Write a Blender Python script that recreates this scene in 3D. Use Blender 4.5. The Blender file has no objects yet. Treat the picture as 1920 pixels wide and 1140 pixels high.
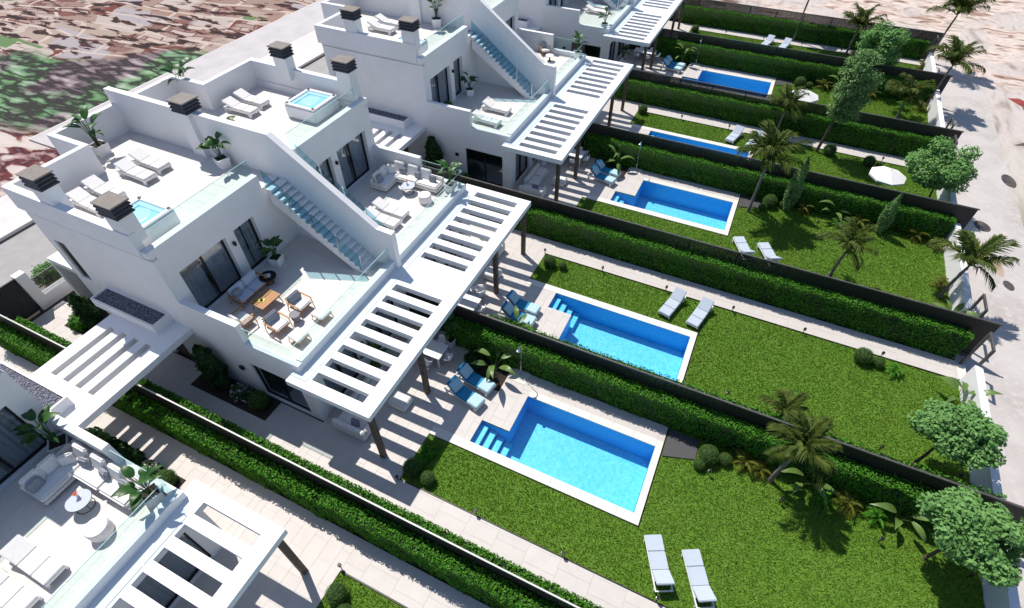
import bpy, bmesh, math, random
import numpy as np
from mathutils import Vector, Matrix
random.seed(7); R=np.random.RandomState(11)
rad=math.radians; PI=math.pi
scene=bpy.context.scene; COL=scene.collection

# ------------------------------------------------------------------ camera, sky, sun, exposure
cd=bpy.data.cameras.new('camera'); cam=bpy.data.objects.new('camera',cd); COL.objects.link(cam)
cd.sensor_width=36; cd.lens=36*1011.8/1920; cd.clip_end=6000; cd.shift_x=0.0011
cam.location=(0,0,20); cam.rotation_euler=(rad(90-46.675),rad(0.06),rad(25.334))
scene.camera=cam
SUN=Vector((-0.53,0.30,1.0)).normalized()
w=bpy.data.worlds.new('World'); scene.world=w; w.use_nodes=True
nt=w.node_tree; nt.nodes.clear()
sk=nt.nodes.new('ShaderNodeTexSky'); sk.sky_type='NISHITA'; sk.sun_disc=False
sk.sun_elevation=math.asin(SUN.z); sk.sun_rotation=math.atan2(SUN.x,SUN.y)
sk.air_density=1.0; sk.dust_density=0.6; sk.ozone_density=3.2
bg=nt.nodes.new('ShaderNodeBackground'); bg.inputs[1].default_value=0.115
wo=nt.nodes.new('ShaderNodeOutputWorld'); nt.links.new(sk.outputs[0],bg.inputs[0]); nt.links.new(bg.outputs[0],wo.inputs[0])
sd=bpy.data.lights.new('sun','SUN'); sd.energy=4.7; sd.angle=rad(0.5); sd.color=(1,0.945,0.87)
so=bpy.data.objects.new('sun',sd); COL.objects.link(so); so.location=(-40,30,60)
so.rotation_euler=(-SUN).to_track_quat('-Z','Y').to_euler()
scene.view_settings.view_transform='Standard'; scene.view_settings.look='None'
scene.view_settings.gamma=1; scene.view_settings.exposure=0.11
scene.view_settings.use_curve_mapping=False
scene.render.engine='CYCLES'
scene.cycles.transparent_max_bounces=24; scene.cycles.max_bounces=10

# ------------------------------------------------------------------ materials
def M(name,base,rough=0.6,noise=None,bump=None,spec=0.4,trans=0.0,metal=0.0,noise2=None,emit=None):
    m=bpy.data.materials.new(name); m.use_nodes=True; t=m.node_tree; N=t.nodes; L=t.links
    b=N['Principled BSDF']; b.inputs['Roughness'].default_value=rough
    b.inputs['Specular IOR Level'].default_value=spec; b.inputs['Metallic'].default_value=metal
    b.inputs['Base Color'].default_value=(*base,1)
    co=None
    if noise or bump or noise2:
        co=N.new('ShaderNodeNewGeometry')
    def mixnoise(prev,spec_):
        sc,other,lo,hi=spec_
        n=N.new('ShaderNodeTexNoise'); n.inputs['Scale'].default_value=sc; n.inputs['Detail'].default_value=4
        L.new(co.outputs['Position'],n.inputs['Vector'])
        r=N.new('ShaderNodeMapRange'); r.inputs[1].default_value=lo; r.inputs[2].default_value=hi
        L.new(n.outputs[0],r.inputs[0])
        x=N.new('ShaderNodeMix'); x.data_type='RGBA'
        L.new(r.outputs[0],x.inputs[0])
        if prev is None: x.inputs[6].default_value=(*base,1)
        else: L.new(prev,x.inputs[6])
        x.inputs[7].default_value=(*other,1)
        return x.outputs[2]
    c=None
    if noise: c=mixnoise(None,noise)
    if noise2: c=mixnoise(c,noise2)
    if c is not None: L.new(c,b.inputs['Base Color'])
    if bump:
        n=N.new('ShaderNodeTexNoise'); n.inputs['Scale'].default_value=bump[0]; n.inputs['Detail'].default_value=5
        L.new(co.outputs['Position'],n.inputs['Vector'])
        bp=N.new('ShaderNodeBump'); bp.inputs['Strength'].default_value=bump[1]; bp.inputs['Distance'].default_value=0.02
        L.new(n.outputs[0],bp.inputs['Height']); L.new(bp.outputs[0],b.inputs['Normal'])
    if trans>0:
        tr=N.new('ShaderNodeBsdfTranslucent')
        if c is not None: L.new(c,tr.inputs[0])
        else: tr.inputs[0].default_value=(*base,1)
        mx=N.new('ShaderNodeMixShader'); mx.inputs[0].default_value=trans
        L.new(b.outputs[0],mx.inputs[1]); L.new(tr.outputs[0],mx.inputs[2])
        L.new(mx.outputs[0],N['Material Output'].inputs[0])
    return m
def glassy(name,tint,refl_ior=1.45,rough=0.0,extra=0.0,bump=None):
    m=bpy.data.materials.new(name); m.use_nodes=True; t=m.node_tree; N=t.nodes; L=t.links
    for n in list(N):
        if n.type=='BSDF_PRINCIPLED': N.remove(n)
    tr=N.new('ShaderNodeBsdfTransparent'); tr.inputs[0].default_value=(*tint,1)
    gl=N.new('ShaderNodeBsdfGlossy'); gl.inputs[1].default_value=rough; gl.inputs[0].default_value=(1,1,1,1)
    fr=N.new('ShaderNodeFresnel'); fr.inputs[0].default_value=refl_ior
    ad=N.new('ShaderNodeMath'); ad.operation='ADD'; ad.inputs[1].default_value=extra; ad.use_clamp=True
    gb=N.new('ShaderNodeNewGeometry'); iv=N.new('ShaderNodeMath'); iv.operation='SUBTRACT'; iv.inputs[0].default_value=1.0; L.new(gb.outputs['Backfacing'],iv.inputs[1])
    mu=N.new('ShaderNodeMath'); mu.operation='MULTIPLY'; L.new(fr.outputs[0],mu.inputs[0]); L.new(iv.outputs[0],mu.inputs[1])
    L.new(mu.outputs[0],ad.inputs[0])
    mx=N.new('ShaderNodeMixShader'); L.new(ad.outputs[0],mx.inputs[0]); L.new(tr.outputs[0],mx.inputs[1]); L.new(gl.outputs[0],mx.inputs[2])
    L.new(mx.outputs[0],N['Material Output'].inputs[0])
    if bump:
        co=N.new('ShaderNodeNewGeometry')
        n=N.new('ShaderNodeTexNoise'); n.inputs['Scale'].default_value=bump[0]; n.inputs['Detail'].default_value=3
        L.new(co.outputs['Position'],n.inputs['Vector'])
        bp=N.new('ShaderNodeBump'); bp.inputs['Strength'].default_value=bump[1]; bp.inputs['Distance'].default_value=0.05
        L.new(n.outputs[0],bp.inputs['Height']); L.new(bp.outputs[0],gl.inputs['Normal']); L.new(bp.outputs[0],fr.inputs['Normal'])
    return m
WHITE=M('white_render',(0.80,0.79,0.80),0.7,noise=(1.3,(0.75,0.74,0.75),0.45,0.75),noise2=(0.35,(0.76,0.75,0.745),0.45,0.7),bump=(60,0.08),spec=0.25)
WPAINT=M('white_paint',(0.80,0.80,0.81),0.45,noise=(2.0,(0.77,0.77,0.78),0.5,0.8),spec=0.35)
TILE=[M('stone_tile_a',(0.565,0.525,0.495),0.55,noise=(2.2,(0.53,0.49,0.46),0.42,0.7)),
      M('stone_tile_b',(0.58,0.54,0.51),0.55,noise=(2.0,(0.54,0.505,0.475),0.42,0.7)),
      M('stone_tile_c',(0.555,0.515,0.485),0.55,noise=(2.6,(0.58,0.54,0.51),0.42,0.7))]
LTILE=[M('pale_tile_a',(0.685,0.645,0.605),0.55,noise=(1.7,(0.66,0.62,0.58),0.42,0.7)),
      M('pale_tile_b',(0.695,0.655,0.615),0.55,noise=(1.9,(0.665,0.625,0.585),0.42,0.7)),
      M('pale_tile_c',(0.675,0.635,0.595),0.55,noise=(1.5,(0.695,0.655,0.615),0.42,0.7))]
GROUT2=M('pale_grout',(0.61,0.555,0.505),0.9)
GROUT=M('grout',(0.46,0.415,0.38),0.9)
COPE=M('coping_stone',(0.74,0.69,0.64),0.55,noise=(3,(0.68,0.63,0.58),0.45,0.7))
DARKM=M('black_metal',(0.012,0.012,0.014),0.45)
FRAME=M('black_frame',(0.010,0.010,0.012),0.4)
ANTH=M('anthracite_slat',(0.016,0.015,0.016),0.55,noise=(9,(0.024,0.022,0.021),0.4,0.7))
GLINT=M('glint_rail',(0.62,0.60,0.57),0.45)  # pale rail colour holds the sun glint on the nearest fence cap
CAPR=M('fence_rail_grey',(0.075,0.07,0.068),0.5,noise=(7,(0.11,0.105,0.10),0.4,0.7))
CHROME=M('brushed_steel',(0.62,0.63,0.65),0.25,metal=1.0)
LOUV=M('chimney_louver',(0.035,0.036,0.045),0.5)
TAUPE=M('chimney_top',(0.23,0.20,0.175),0.7,noise=(5,(0.19,0.165,0.145),0.4,0.7))
WOODD=M('dark_wood_post',(0.13,0.092,0.072),0.65,noise=(7,(0.05,0.035,0.028),0.4,0.65),noise2=(30,(0.15,0.11,0.085),0.55,0.8))
TEAK=M('teak',(0.42,0.19,0.055),0.5,noise=(8,(0.33,0.14,0.04),0.4,0.7))
FABW=M('white_fabric',(0.78,0.76,0.74),0.9,noise=(14,(0.73,0.71,0.69),0.4,0.7),bump=(160,0.15),spec=0.1)
FABG=M('grey_fabric',(0.30,0.31,0.35),0.9,noise=(12,(0.26,0.27,0.31),0.4,0.7),spec=0.1)
FABB=M('pale_blue_fabric',(0.50,0.56,0.64),0.9,noise=(12,(0.46,0.52,0.60),0.4,0.7),spec=0.1)
LAWNC=M('lounger_fabric',(0.47,0.53,0.60),0.85,noise=(10,(0.44,0.50,0.57),0.4,0.7),spec=0.15)
BLUE=M('blue_towel',(0.04,0.27,0.47),0.9,noise=(9,(0.035,0.23,0.42),0.4,0.7),spec=0.1)
PBLUE=M('ice_blue_cushion',(0.46,0.64,0.70),0.9,noise=(10,(0.42,0.60,0.67),0.4,0.7),spec=0.1)
GREYT=M('grey_stool',(0.22,0.22,0.24),0.7)
CURT=M('curtain',(0.72,0.73,0.76),0.9,trans=0.3,spec=0.1)
INTF=M('interior_floor',(0.30,0.29,0.28),0.6)
SOIL=M('soil',(0.030,0.022,0.016),0.95,noise=(20,(0.05,0.038,0.028),0.4,0.7))
GRAVD=M('slate_gravel',(0.14,0.15,0.20),0.8,noise=(30,(0.05,0.055,0.08),0.4,0.6),bump=(40,0.5))
PEBB=M('pebble',(0.30,0.31,0.36),0.7,noise=(20,(0.14,0.15,0.19),0.4,0.6))
GLASS=glassy('rail_glass',(0.87,0.953,0.945),1.35)
SGLASS=glassy('stair_glass',(0.62,0.81,0.87),1.4)
EDGE=M('glass_edge',(0.42,0.66,0.64),0.2,spec=0.6)
DKPAN=M('dark_pane',(0.008,0.009,0.012),0.35,spec=0.25)
PANE=glassy('window_glass',(0.80,0.84,0.87),1.5,extra=0.07)
WATER=glassy('pool_water',(0.60,0.90,0.98),1.33,0.02,bump=(3.2,0.7))
SPAW=glassy('spa_water',(0.72,0.93,0.98),1.33,0.02,bump=(4,0.4))
SHELL=M('spa_shell',(0.72,0.75,0.78),0.3)
SPAB=M('spa_basin',(0.50,0.70,0.78),0.3)
LEAF_H=M('hedge_leaf',(0.058,0.205,0.013),0.55,noise=(6,(0.10,0.29,0.025),0.4,0.65),trans=0.22,spec=0.18)
LEAF_B=M('tree_leaf',(0.19,0.37,0.11),0.6,noise=(3,(0.125,0.275,0.075),0.4,0.65),trans=0.25,spec=0.18)
LEAF_D=M('dark_leaf',(0.018,0.055,0.014),0.45,noise=(5,(0.03,0.085,0.018),0.4,0.65),trans=0.15,spec=0.18)
LEAF_C=M('cypress_leaf',(0.13,0.25,0.075),0.6,noise=(4,(0.19,0.32,0.11),0.4,0.65),trans=0.15,spec=0.18)
LEAF_P=M('palm_leaf',(0.045,0.078,0.012),0.6,noise=(3,(0.105,0.135,0.022),0.4,0.65),trans=0.22,spec=0.15)
LEAF_Y=M('golden_leaf',(0.155,0.155,0.020),0.5,noise=(4,(0.075,0.12,0.016),0.4,0.65),trans=0.25,spec=0.18)
LEAF_S=M('broad_leaf',(0.022,0.080,0.014),0.42,noise=(3,(0.05,0.14,0.025),0.4,0.65),trans=0.2)
LEAF_N=M('banana_leaf',(0.14,0.23,0.055),0.4,noise=(3,(0.10,0.18,0.04),0.4,0.65),trans=0.25)
BOXB=M('box_leaf',(0.085,0.18,0.035),0.55,noise=(8,(0.125,0.23,0.045),0.4,0.65),trans=0.15,spec=0.18)
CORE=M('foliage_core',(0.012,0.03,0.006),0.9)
PETAL=M('petal',(0.75,0.66,0.72),0.8)
BARK=M('bark',(0.12,0.085,0.06),0.85,noise=(8,(0.07,0.05,0.036),0.4,0.7))
PBARK=M('palm_bark',(0.20,0.175,0.155),0.85,noise=(10,(0.11,0.09,0.08),0.4,0.7))
GRASS=M('grass_blade',(0.155,0.300,0.027),0.6,noise=(0.55,(0.215,0.335,0.045),0.40,0.66),noise2=(5.5,(0.10,0.205,0.016),0.49,0.68),trans=0.25,spec=0.2)
LAWNB=M('lawn_base',(0.085,0.18,0.014),0.9,noise=(9,(0.10,0.20,0.016),0.4,0.65),bump=(30,0.6))
ASPH=M('asphalt',(0.33,0.315,0.305),0.9,noise=(1.5,(0.37,0.355,0.345),0.4,0.7),noise2=(30,(0.28,0.27,0.265),0.5,0.75))
PAVE=M('pavement',(0.64,0.60,0.58),0.85,noise=(0.8,(0.58,0.54,0.52),0.4,0.7))
LINE=M('road_paint',(0.75,0.75,0.76),0.7)
DKPAD=M('dark_cover',(0.07,0.068,0.072),0.6)
ORANGE=M('orange_petal',(0.75,0.13,0.02),0.6)
YELLOW=M('yellow_bowl',(0.72,0.60,0.05),0.5)
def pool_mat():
    m=M('pool_ripple_tone',(0.09,0.49,0.83),0.35); t=m.node_tree; N=t.nodes; L=t.links
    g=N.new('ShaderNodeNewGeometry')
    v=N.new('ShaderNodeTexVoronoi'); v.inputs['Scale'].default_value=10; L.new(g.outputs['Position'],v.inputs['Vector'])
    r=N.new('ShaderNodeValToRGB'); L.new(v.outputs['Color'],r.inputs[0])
    r.color_ramp.elements[0].color=(0.21,0.61,0.85,1); r.color_ramp.elements[1].color=(0.44,0.77,0.92,1)  # light and mid cells put ripple light into the floor colour
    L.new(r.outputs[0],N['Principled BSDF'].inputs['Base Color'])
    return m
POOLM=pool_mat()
POOLW=M('pool_wall_shade',(0.075,0.42,0.79),0.35,noise=(9,(0.11,0.47,0.82),0.42,0.6))  # deeper copy of the pool blue, shade put into the wall colour

# ------------------------------------------------------------------ mesh helpers
class MB:
    def __init__(s,org=(0,0,0),sy=1):
        s.v=[];s.f=[];s.m=[];s.o=org;s.sy=sy
    def add(s,vs,fs,mi=0):
        b=len(s.v)
        for x,y,z in vs: s.v.append((x-s.o[0],s.sy*(y-s.o[1]),z-s.o[2]))
        for f in fs: s.f.append([b+i for i in f]); s.m.append(mi)
        return s
    def box(s,x0,x1,y0,y1,z0,z1,mi=0):
        return s.add([(x0,y0,z0),(x1,y0,z0),(x1,y1,z0),(x0,y1,z0),(x0,y0,z1),(x1,y0,z1),(x1,y1,z1),(x0,y1,z1)],
                     [(0,3,2,1),(4,5,6,7),(0,1,5,4),(1,2,6,5),(2,3,7,6),(3,0,4,7)],mi)
    def obox(s,c,size,mat,mi=0):
        vs=[]
        for dz in(-.5,.5):
            for dx,dy in((-.5,-.5),(.5,-.5),(.5,.5),(-.5,.5)):
                p=mat@Vector((dx*size[0],dy*size[1],dz*size[2])); vs.append((p.x+c[0],p.y+c[1],p.z+c[2]))
        return s.add(vs,[(0,3,2,1),(4,5,6,7),(0,1,5,4),(1,2,6,5),(2,3,7,6),(3,0,4,7)],mi)
    def prism(s,pts,y0,y1,mi=0):          # polygon in xz extruded along y
        n=len(pts)
        return s.add([(x,y0,z) for x,z in pts]+[(x,y1,z) for x,z in pts],
            [tuple(range(n)),tuple(range(2*n-1,n-1,-1))]+[(i,(i+1)%n,n+(i+1)%n,n+i) for i in range(n)],mi)
    def tube(s,pts,rs,n=8,mi=0,cap=True):
        rings=[];P=[Vector(p) for p in pts]
        if not hasattr(rs,'__len__'): rs=[rs]*len(P)
        vs=[];fs=[]
        for i,p in enumerate(P):
            d=(P[min(i+1,len(P)-1)]-P[max(i-1,0)]).normalized()
            a=d.cross(Vector((0,0,1)));
            if a.length<1e-3: a=Vector((1,0,0))
            a.normalize(); b=d.cross(a)
            for k in range(n):
                t=2*PI*k/n; q=p+(a*math.cos(t)+b*math.sin(t))*rs[i]; vs.append(tuple(q))
        for i in range(len(P)-1):
            for k in range(n): fs.append((i*n+k,i*n+(k+1)%n,(i+1)*n+(k+1)%n,(i+1)*n+k))
        if cap:
            fs.append(tuple(range(n-1,-1,-1))); fs.append(tuple((len(P)-1)*n+k for k in range(n)))
        return s.add(vs,fs,mi)
    def lathe(s,prof,c=(0,0,0),n=20,mi=0,sx=1,sy_=1):
        vs=[];fs=[]
        for r,z in prof:
            for k in range(n):
                t=2*PI*k/n; vs.append((c[0]+r*math.cos(t)*sx,c[1]+r*math.sin(t)*sy_,c[2]+z))
        for i in range(len(prof)-1):
            for k in range(n): fs.append((i*n+k,i*n+(k+1)%n,(i+1)*n+(k+1)%n,(i+1)*n+k))
        if prof[0][0]>1e-4: fs.append(tuple(range(n-1,-1,-1)))
        if prof[-1][0]>1e-4: fs.append(tuple((len(prof)-1)*n+k for k in range(n)))
        return s.add(vs,fs,mi)
    def mesh(s,name,mats,bevel=0,seg=2,smooth=False):
        me=bpy.data.meshes.new(name); me.from_pydata(s.v,[],s.f)
        for m in (mats if isinstance(mats,(list,tuple)) else [mats]): me.materials.append(m)
        me.polygons.foreach_set('material_index',s.m)
        bm=bmesh.new(); bm.from_mesh(me)
        bmesh.ops.recalc_face_normals(bm,faces=bm.faces)
        if bevel>0:
            bmesh.ops.bevel(bm,geom=[e for e in bm.edges if e.calc_face_angle(0)>0.6],offset=bevel,segments=seg,affect='EDGES',clamp_overlap=True)
        if smooth or bevel>0:
            for f in bm.faces: f.smooth=True
            for e in bm.edges:
                if e.calc_face_angle(0)>0.75: e.smooth=False
        bm.to_mesh(me); bm.free(); me.update()
        return me
    def build(s,name,mats,parent=None,**k):
        return link(name,s.mesh(name,mats,**k),parent)
def link(name,me,parent=None,loc=(0,0,0),rot=0.0,scale=None):
    o=bpy.data.objects.new(name,me); COL.objects.link(o)
    if parent is not None: o.parent=parent
    o.location=loc
    o.rotation_euler=rot if hasattr(rot,'__len__') else (0,0,rot)
    if scale is not None: o.scale=scale if hasattr(scale,'__len__') else (scale,)*3
    return o
def thing(name,label,cat,loc=(0,0,0),rot=0.0,group=None,scale=None):
    o=bpy.data.objects.new(name,None); COL.objects.link(o); o.empty_display_size=0.3
    o.location=loc; o.rotation_euler=(0,0,rot)
    if scale is not None: o.scale=scale if hasattr(scale,'__len__') else (scale,)*3
    return tag(o,label,cat,group)
def tag(o,label,cat,group=None):
    o['label']=label; o['category']=cat
    if group: o['group']=group
    return o
def structure(o): o['kind']='structure'; return o
def stuff(o): o['kind']='stuff'; return o
KIDS={}
def copy_tree(o,parent=None):
    c=o.copy(); COL.objects.link(c)
    if parent is not None: c.parent=parent
    for ch in o.children: copy_tree(ch,c)
    return c
def put(proto,used,label,loc,rot=0.0,group=None,scale=None):
    """first call moves the prototype itself, later calls copy it"""
    if proto.name not in used: used.add(proto.name); o=proto
    else: o=copy_tree(proto)
    o.location=loc; o.rotation_euler=(0,0,rot)
    if scale is not None: o.scale=scale if hasattr(scale,'__len__') else (scale,)*3
    o['label']=label
    if group: o['group']=group
    return o
USED=set()
def np_mesh(name,V,F,mats,mi=None):
    me=bpy.data.meshes.new(name); n=len(V); k=F.shape[1]; f=len(F)
    me.vertices.add(n); me.vertices.foreach_set('co',V.astype(np.float32).ravel())
    me.loops.add(f*k); me.loops.foreach_set('vertex_index',F.astype(np.int32).ravel())
    me.polygons.add(f); me.polygons.foreach_set('loop_start',np.arange(0,f*k,k,dtype=np.int32))
    me.polygons.foreach_set('loop_total',np.full(f,k,dtype=np.int32))
    for m in mats: me.materials.append(m)
    if mi is not None: me.polygons.foreach_set('material_index',mi.astype(np.int32))
    me.update(calc_edges=True); me.validate(); return me
def leaf_quads(P,Nrm,L,W,jit=0.6):
    n=len(P)
    nr=Nrm+R.normal(0,jit,(n,3)); nr/=np.linalg.norm(nr,axis=1)[:,None]+1e-9
    a=np.cross(nr,R.normal(0,1,(n,3))); a/=np.linalg.norm(a,axis=1)[:,None]+1e-9
    b=np.cross(nr,a); L=np.asarray(L).reshape(-1,1); W=np.asarray(W).reshape(-1,1)
    V=np.stack([P-a*L/2,P+b*W/2+nr*W*.12,P+a*L/2-nr*L*.12,P-b*W/2+nr*W*.12],1).reshape(-1,3)
    return V,np.arange(4*n).reshape(n,4)
def join_np(parts):
    V=[];F=[];Mi=[];o=0
    for v,f,m in parts:
        V.append(v);F.append(f+o);Mi.append(np.full(len(f),m));o+=len(v)
    return np.concatenate(V),np.concatenate(F),np.concatenate(Mi)
def box_np(x0,x1,y0,y1,z0,z1):
    V=np.array([(x0,y0,z0),(x1,y0,z0),(x1,y1,z0),(x0,y1,z0),(x0,y0,z1),(x1,y0,z1),(x1,y1,z1),(x0,y1,z1)],float)
    return V,np.array([(0,3,2,1),(4,5,6,7),(0,1,5,4),(1,2,6,5),(2,3,7,6),(3,0,4,7)])
def ico(sub):
    bm=bmesh.new(); bmesh.ops.create_icosphere(bm,subdivisions=sub,radius=1)
    V=np.array([v.co[:] for v in bm.verts]); F=np.array([[v.index for v in f.verts] for f in bm.faces]); bm.free(); return V,F

# ------------------------------------------------------------------ the plots
PW=9.19
def o_(i): return PW*(i-1) if i%2 else 28.08+PW*(i-2)
def s_(i): return 1 if i%2 else -1
def Y(i,v): return o_(i)+s_(i)*v
ORD=['foreground','nearest','second','third','fourth','fifth','farthest']
POOL=[(-5.03,0.65,9.32,12.34),(-6.30,-5.03,9.32,10.42)]

# ground sheet: a grid that leaves the pools open
xs=[-3000,-600,-150,-6.32,-5.03,0.67,100,600,3000]
ys={-3000,-600,-60,140,600,3000}
cells=[]
for i in range(7):
    for v in (9.30,10.44,12.36): ys.add(round(Y(i,v),3))
ys=sorted(ys)
def in_pool(x,y):
    for i in range(7):
        v=(y-o_(i))*s_(i)
        if (-5.03<x<0.67 and 9.3<v<12.36) or (-6.32<x<-5.0 and 9.3<v<10.44): return True
    return False
g=MB()
for a,b in zip(xs,xs[1:]):
    for c,d in zip(ys,ys[1:]):
        if not in_pool((a+b)/2,(c+d)/2): g.add([(a,c,-.16),(b,c,-.16),(b,d,-.16),(a,d,-.16)],[(0,1,2,3)])
def ground_mat():
    m=bpy.data.materials.new('terrain'); m.use_nodes=True; t=m.node_tree; N=t.nodes; L=t.links
    b=N['Principled BSDF']; b.inputs['Roughness'].default_value=0.95; b.inputs['Specular IOR Level'].default_value=0.1
    geo=N.new('ShaderNodeNewGeometry'); sep=N.new('ShaderNodeSeparateXYZ'); L.new(geo.outputs['Position'],sep.inputs[0])
    def mapping(rot,sc):
        q=N.new('ShaderNodeMapping'); q.inputs['Rotation'].default_value=(0,0,rot); q.inputs['Scale'].default_value=(*sc,1)
        L.new(geo.outputs['Position'],q.inputs[0]); return q.outputs[0]
    def noise(vec,sc,det=3,dist=0.0):
        n=N.new('ShaderNodeTexNoise'); n.inputs['Scale'].default_value=sc; n.inputs['Detail'].default_value=det; n.inputs['Distortion'].default_value=dist
        L.new(vec,n.inputs['Vector']); return n
    def ramp(sock,stops,interp='LINEAR'):
        r=N.new('ShaderNodeValToRGB'); r.color_ramp.interpolation=interp; e=r.color_ramp.elements
        e[0].position=stops[0][0]; e[0].color=(*stops[0][1],1); e[1].position=stops[-1][0]; e[1].color=(*stops[-1][1],1)
        for p,c in stops[1:-1]:
            k=e.new(p); k.color=(*c,1)
        L.new(sock,r.inputs[0]); return r.outputs[0]
    def mix(f,a,b2):
        x=N.new('ShaderNodeMix'); x.data_type='RGBA'
        if hasattr(f,'name'): L.new(f,x.inputs[0])
        else: x.inputs[0].default_value=f
        L.new(a,x.inputs[6]); L.new(b2,x.inputs[7]); return x.outputs[2]
    def rng(sock,lo,hi):
        r=N.new('ShaderNodeMapRange'); r.inputs[1].default_value=lo; r.inputs[2].default_value=hi; L.new(sock,r.inputs[0]); return r.outputs[0]
    def math_(op,a,b2):
        k=N.new('ShaderNodeMath'); k.operation=op
        for q,s in ((0,a),(1,b2)):
            if hasattr(s,'name'): L.new(s,k.inputs[q])
            else: k.inputs[q].default_value=s
        return k.outputs[0]
    al=rad(-27)                                    # streaks of the far land run across the view
    sv=mapping(al,(0.34,1.0))
    warp=noise(mapping(0,(1,1)),0.06,2)
    # town lots: blocks of cream, rose and brown
    addv=N.new('ShaderNodeVectorMath'); addv.operation='MULTIPLY_ADD'; L.new(warp.outputs[1],addv.inputs[0]); addv.inputs[1].default_value=(8,8,0)
    L.new(mapping(rad(-16),(0.62,1.0)),addv.inputs[2])
    vo=N.new('ShaderNodeTexVoronoi'); vo.distance='CHEBYCHEV'; vo.inputs['Scale'].default_value=0.33; vo.inputs['Randomness'].default_value=0.85
    L.new(addv.outputs[0],vo.inputs['Vector'])
    sc=N.new('ShaderNodeSeparateColor'); L.new(vo.outputs['Color'],sc.inputs[0])
    lots=ramp(sc.outputs[0],[(0,(0.44,0.35,0.30)),(0.22,(0.36,0.26,0.22)),(0.40,(0.54,0.47,0.42)),(0.50,(0.36,0.24,0.20)),(0.60,(0.20,0.07,0.055)),(0.68,(0.52,0.44,0.40)),(0.84,(0.43,0.39,0.41)),(0.93,(0.15,0.25,0.11)),(1,(0.54,0.46,0.42))],'CONSTANT')
    vo2=N.new('ShaderNodeTexVoronoi'); vo2.distance='CHEBYCHEV'; vo2.feature='F1'; vo2.inputs['Scale'].default_value=0.75; L.new(addv.outputs[0],vo2.inputs['Vector'])
    sc2=N.new('ShaderNodeSeparateColor'); L.new(vo2.outputs['Color'],sc2.inputs[0])
    bk=N.new('ShaderNodeTexBrick'); bk.inputs['Scale'].default_value=0.6; bk.inputs['Mortar Size'].default_value=0.035; bk.inputs['Brick Width'].default_value=1.1; bk.inputs['Row Height'].default_value=0.45; bk.inputs['Bias'].default_value=-.1
    bk.inputs['Color1'].default_value=(0.56,0.47,0.42,1); bk.inputs['Color2'].default_value=(0.17,0.05,0.04,1); bk.inputs['Mortar'].default_value=(0.16,0.075,0.06,1); L.new(addv.outputs[0],bk.inputs['Vector'])
    small_=ramp(sc2.outputs[1],[(0,(0.62,0.52,0.47)),(0.30,(0.70,0.62,0.57)),(0.52,(0.40,0.20,0.15)),(0.62,(0.60,0.50,0.45)),(0.80,(0.13,0.07,0.06)),(0.87,(0.68,0.60,0.56)),(1,(0.52,0.40,0.36))],'CONSTANT')
    small=bk.outputs['Color']
    town=mix(rng(noise(mapping(0,(1,1)),0.12,2).outputs[0],0.53,0.56),lots,small)
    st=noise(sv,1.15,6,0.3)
    ve=N.new('ShaderNodeTexBrick'); ve.offset=0.37; ve.squash=1.6; ve.squash_frequency=3; ve.inputs['Scale'].default_value=0.30; ve.inputs['Mortar Size'].default_value=0.045; ve.inputs['Mortar Smooth'].default_value=0.3; ve.inputs['Brick Width'].default_value=1.5; ve.inputs['Row Height'].default_value=0.8; L.new(addv.outputs[0],ve.inputs['Vector'])
    cream=ramp(st.outputs[0],[(0,(0.64,0.55,0.49)),(1,(0.54,0.45,0.40))])
    town=mix(ve.outputs['Fac'],town,cream)
    town=mix(rng(st.outputs[0],0.535,0.575),town,ramp(st.outputs[0],[(0,(0.10,0.06,0.06)),(0.56,(0.16,0.06,0.05)),(0.60,(0.05,0.035,0.035)),(1,(0.03,0.025,0.03))]))  # dark streaks are house shadows painted into the ground colour
    # scrub: greens, purple browns, pale mint
    sn=noise(sv,0.95,8,0.3)
    scrubA=ramp(sn.outputs[0],[(0.30,(0.36,0.46,0.32)),(0.40,(0.12,0.25,0.11)),(0.46,(0.045,0.06,0.04)),(0.53,(0.05,0.045,0.045)),(0.58,(0.14,0.27,0.15)),(0.64,(0.26,0.40,0.24)),(0.74,(0.50,0.50,0.46))])
    scrubB=ramp(sn.outputs[0],[(0.30,(0.40,0.36,0.36)),(0.40,(0.22,0.17,0.19)),(0.46,(0.06,0.05,0.055)),(0.53,(0.05,0.04,0.045)),(0.58,(0.17,0.12,0.14)),(0.64,(0.30,0.25,0.27)),(0.74,(0.52,0.48,0.46))])
    scrub=mix(rng(noise(mapping(0,(1,1)),0.16,3).outputs[0],0.47,0.56),scrubA,scrubB)
    big=noise(mapping(0,(1,1)),0.075,2)
    rose=ramp(noise(sv,0.75,6,0.3).outputs[0],[(0.34,(0.68,0.60,0.56)),(0.45,(0.62,0.54,0.50)),(0.48,(0.20,0.06,0.06)),(0.54,(0.07,0.03,0.04)),(0.58,(0.34,0.20,0.20)),(0.66,(0.62,0.55,0.52))])
    # zone lines: scrub lies between the estate road and the town
    far=math_('MULTIPLY_ADD',sep.outputs[0],-1.0); 
    k=far.node; k.inputs[2].default_value=0
    dist=math_('ADD',math_('MULTIPLY',far,0.45),math_('MULTIPLY',sep.outputs[1],0.89))
    dist=math_('ADD',dist,math_('MULTIPLY',big.outputs[0],10.0))
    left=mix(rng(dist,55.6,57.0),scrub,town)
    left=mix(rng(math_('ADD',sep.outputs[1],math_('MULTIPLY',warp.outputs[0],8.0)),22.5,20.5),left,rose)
    # right: sand track and pale dry ground
    s1=noise(mapping(rad(8),(1.0,0.35)),0.9,5,0.5)
    sand=ramp(s1.outputs[0],[(0.30,(0.30,0.245,0.215)),(0.43,(0.48,0.42,0.385)),(0.58,(0.54,0.485,0.45)),(0.72,(0.37,0.325,0.295))])
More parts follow.
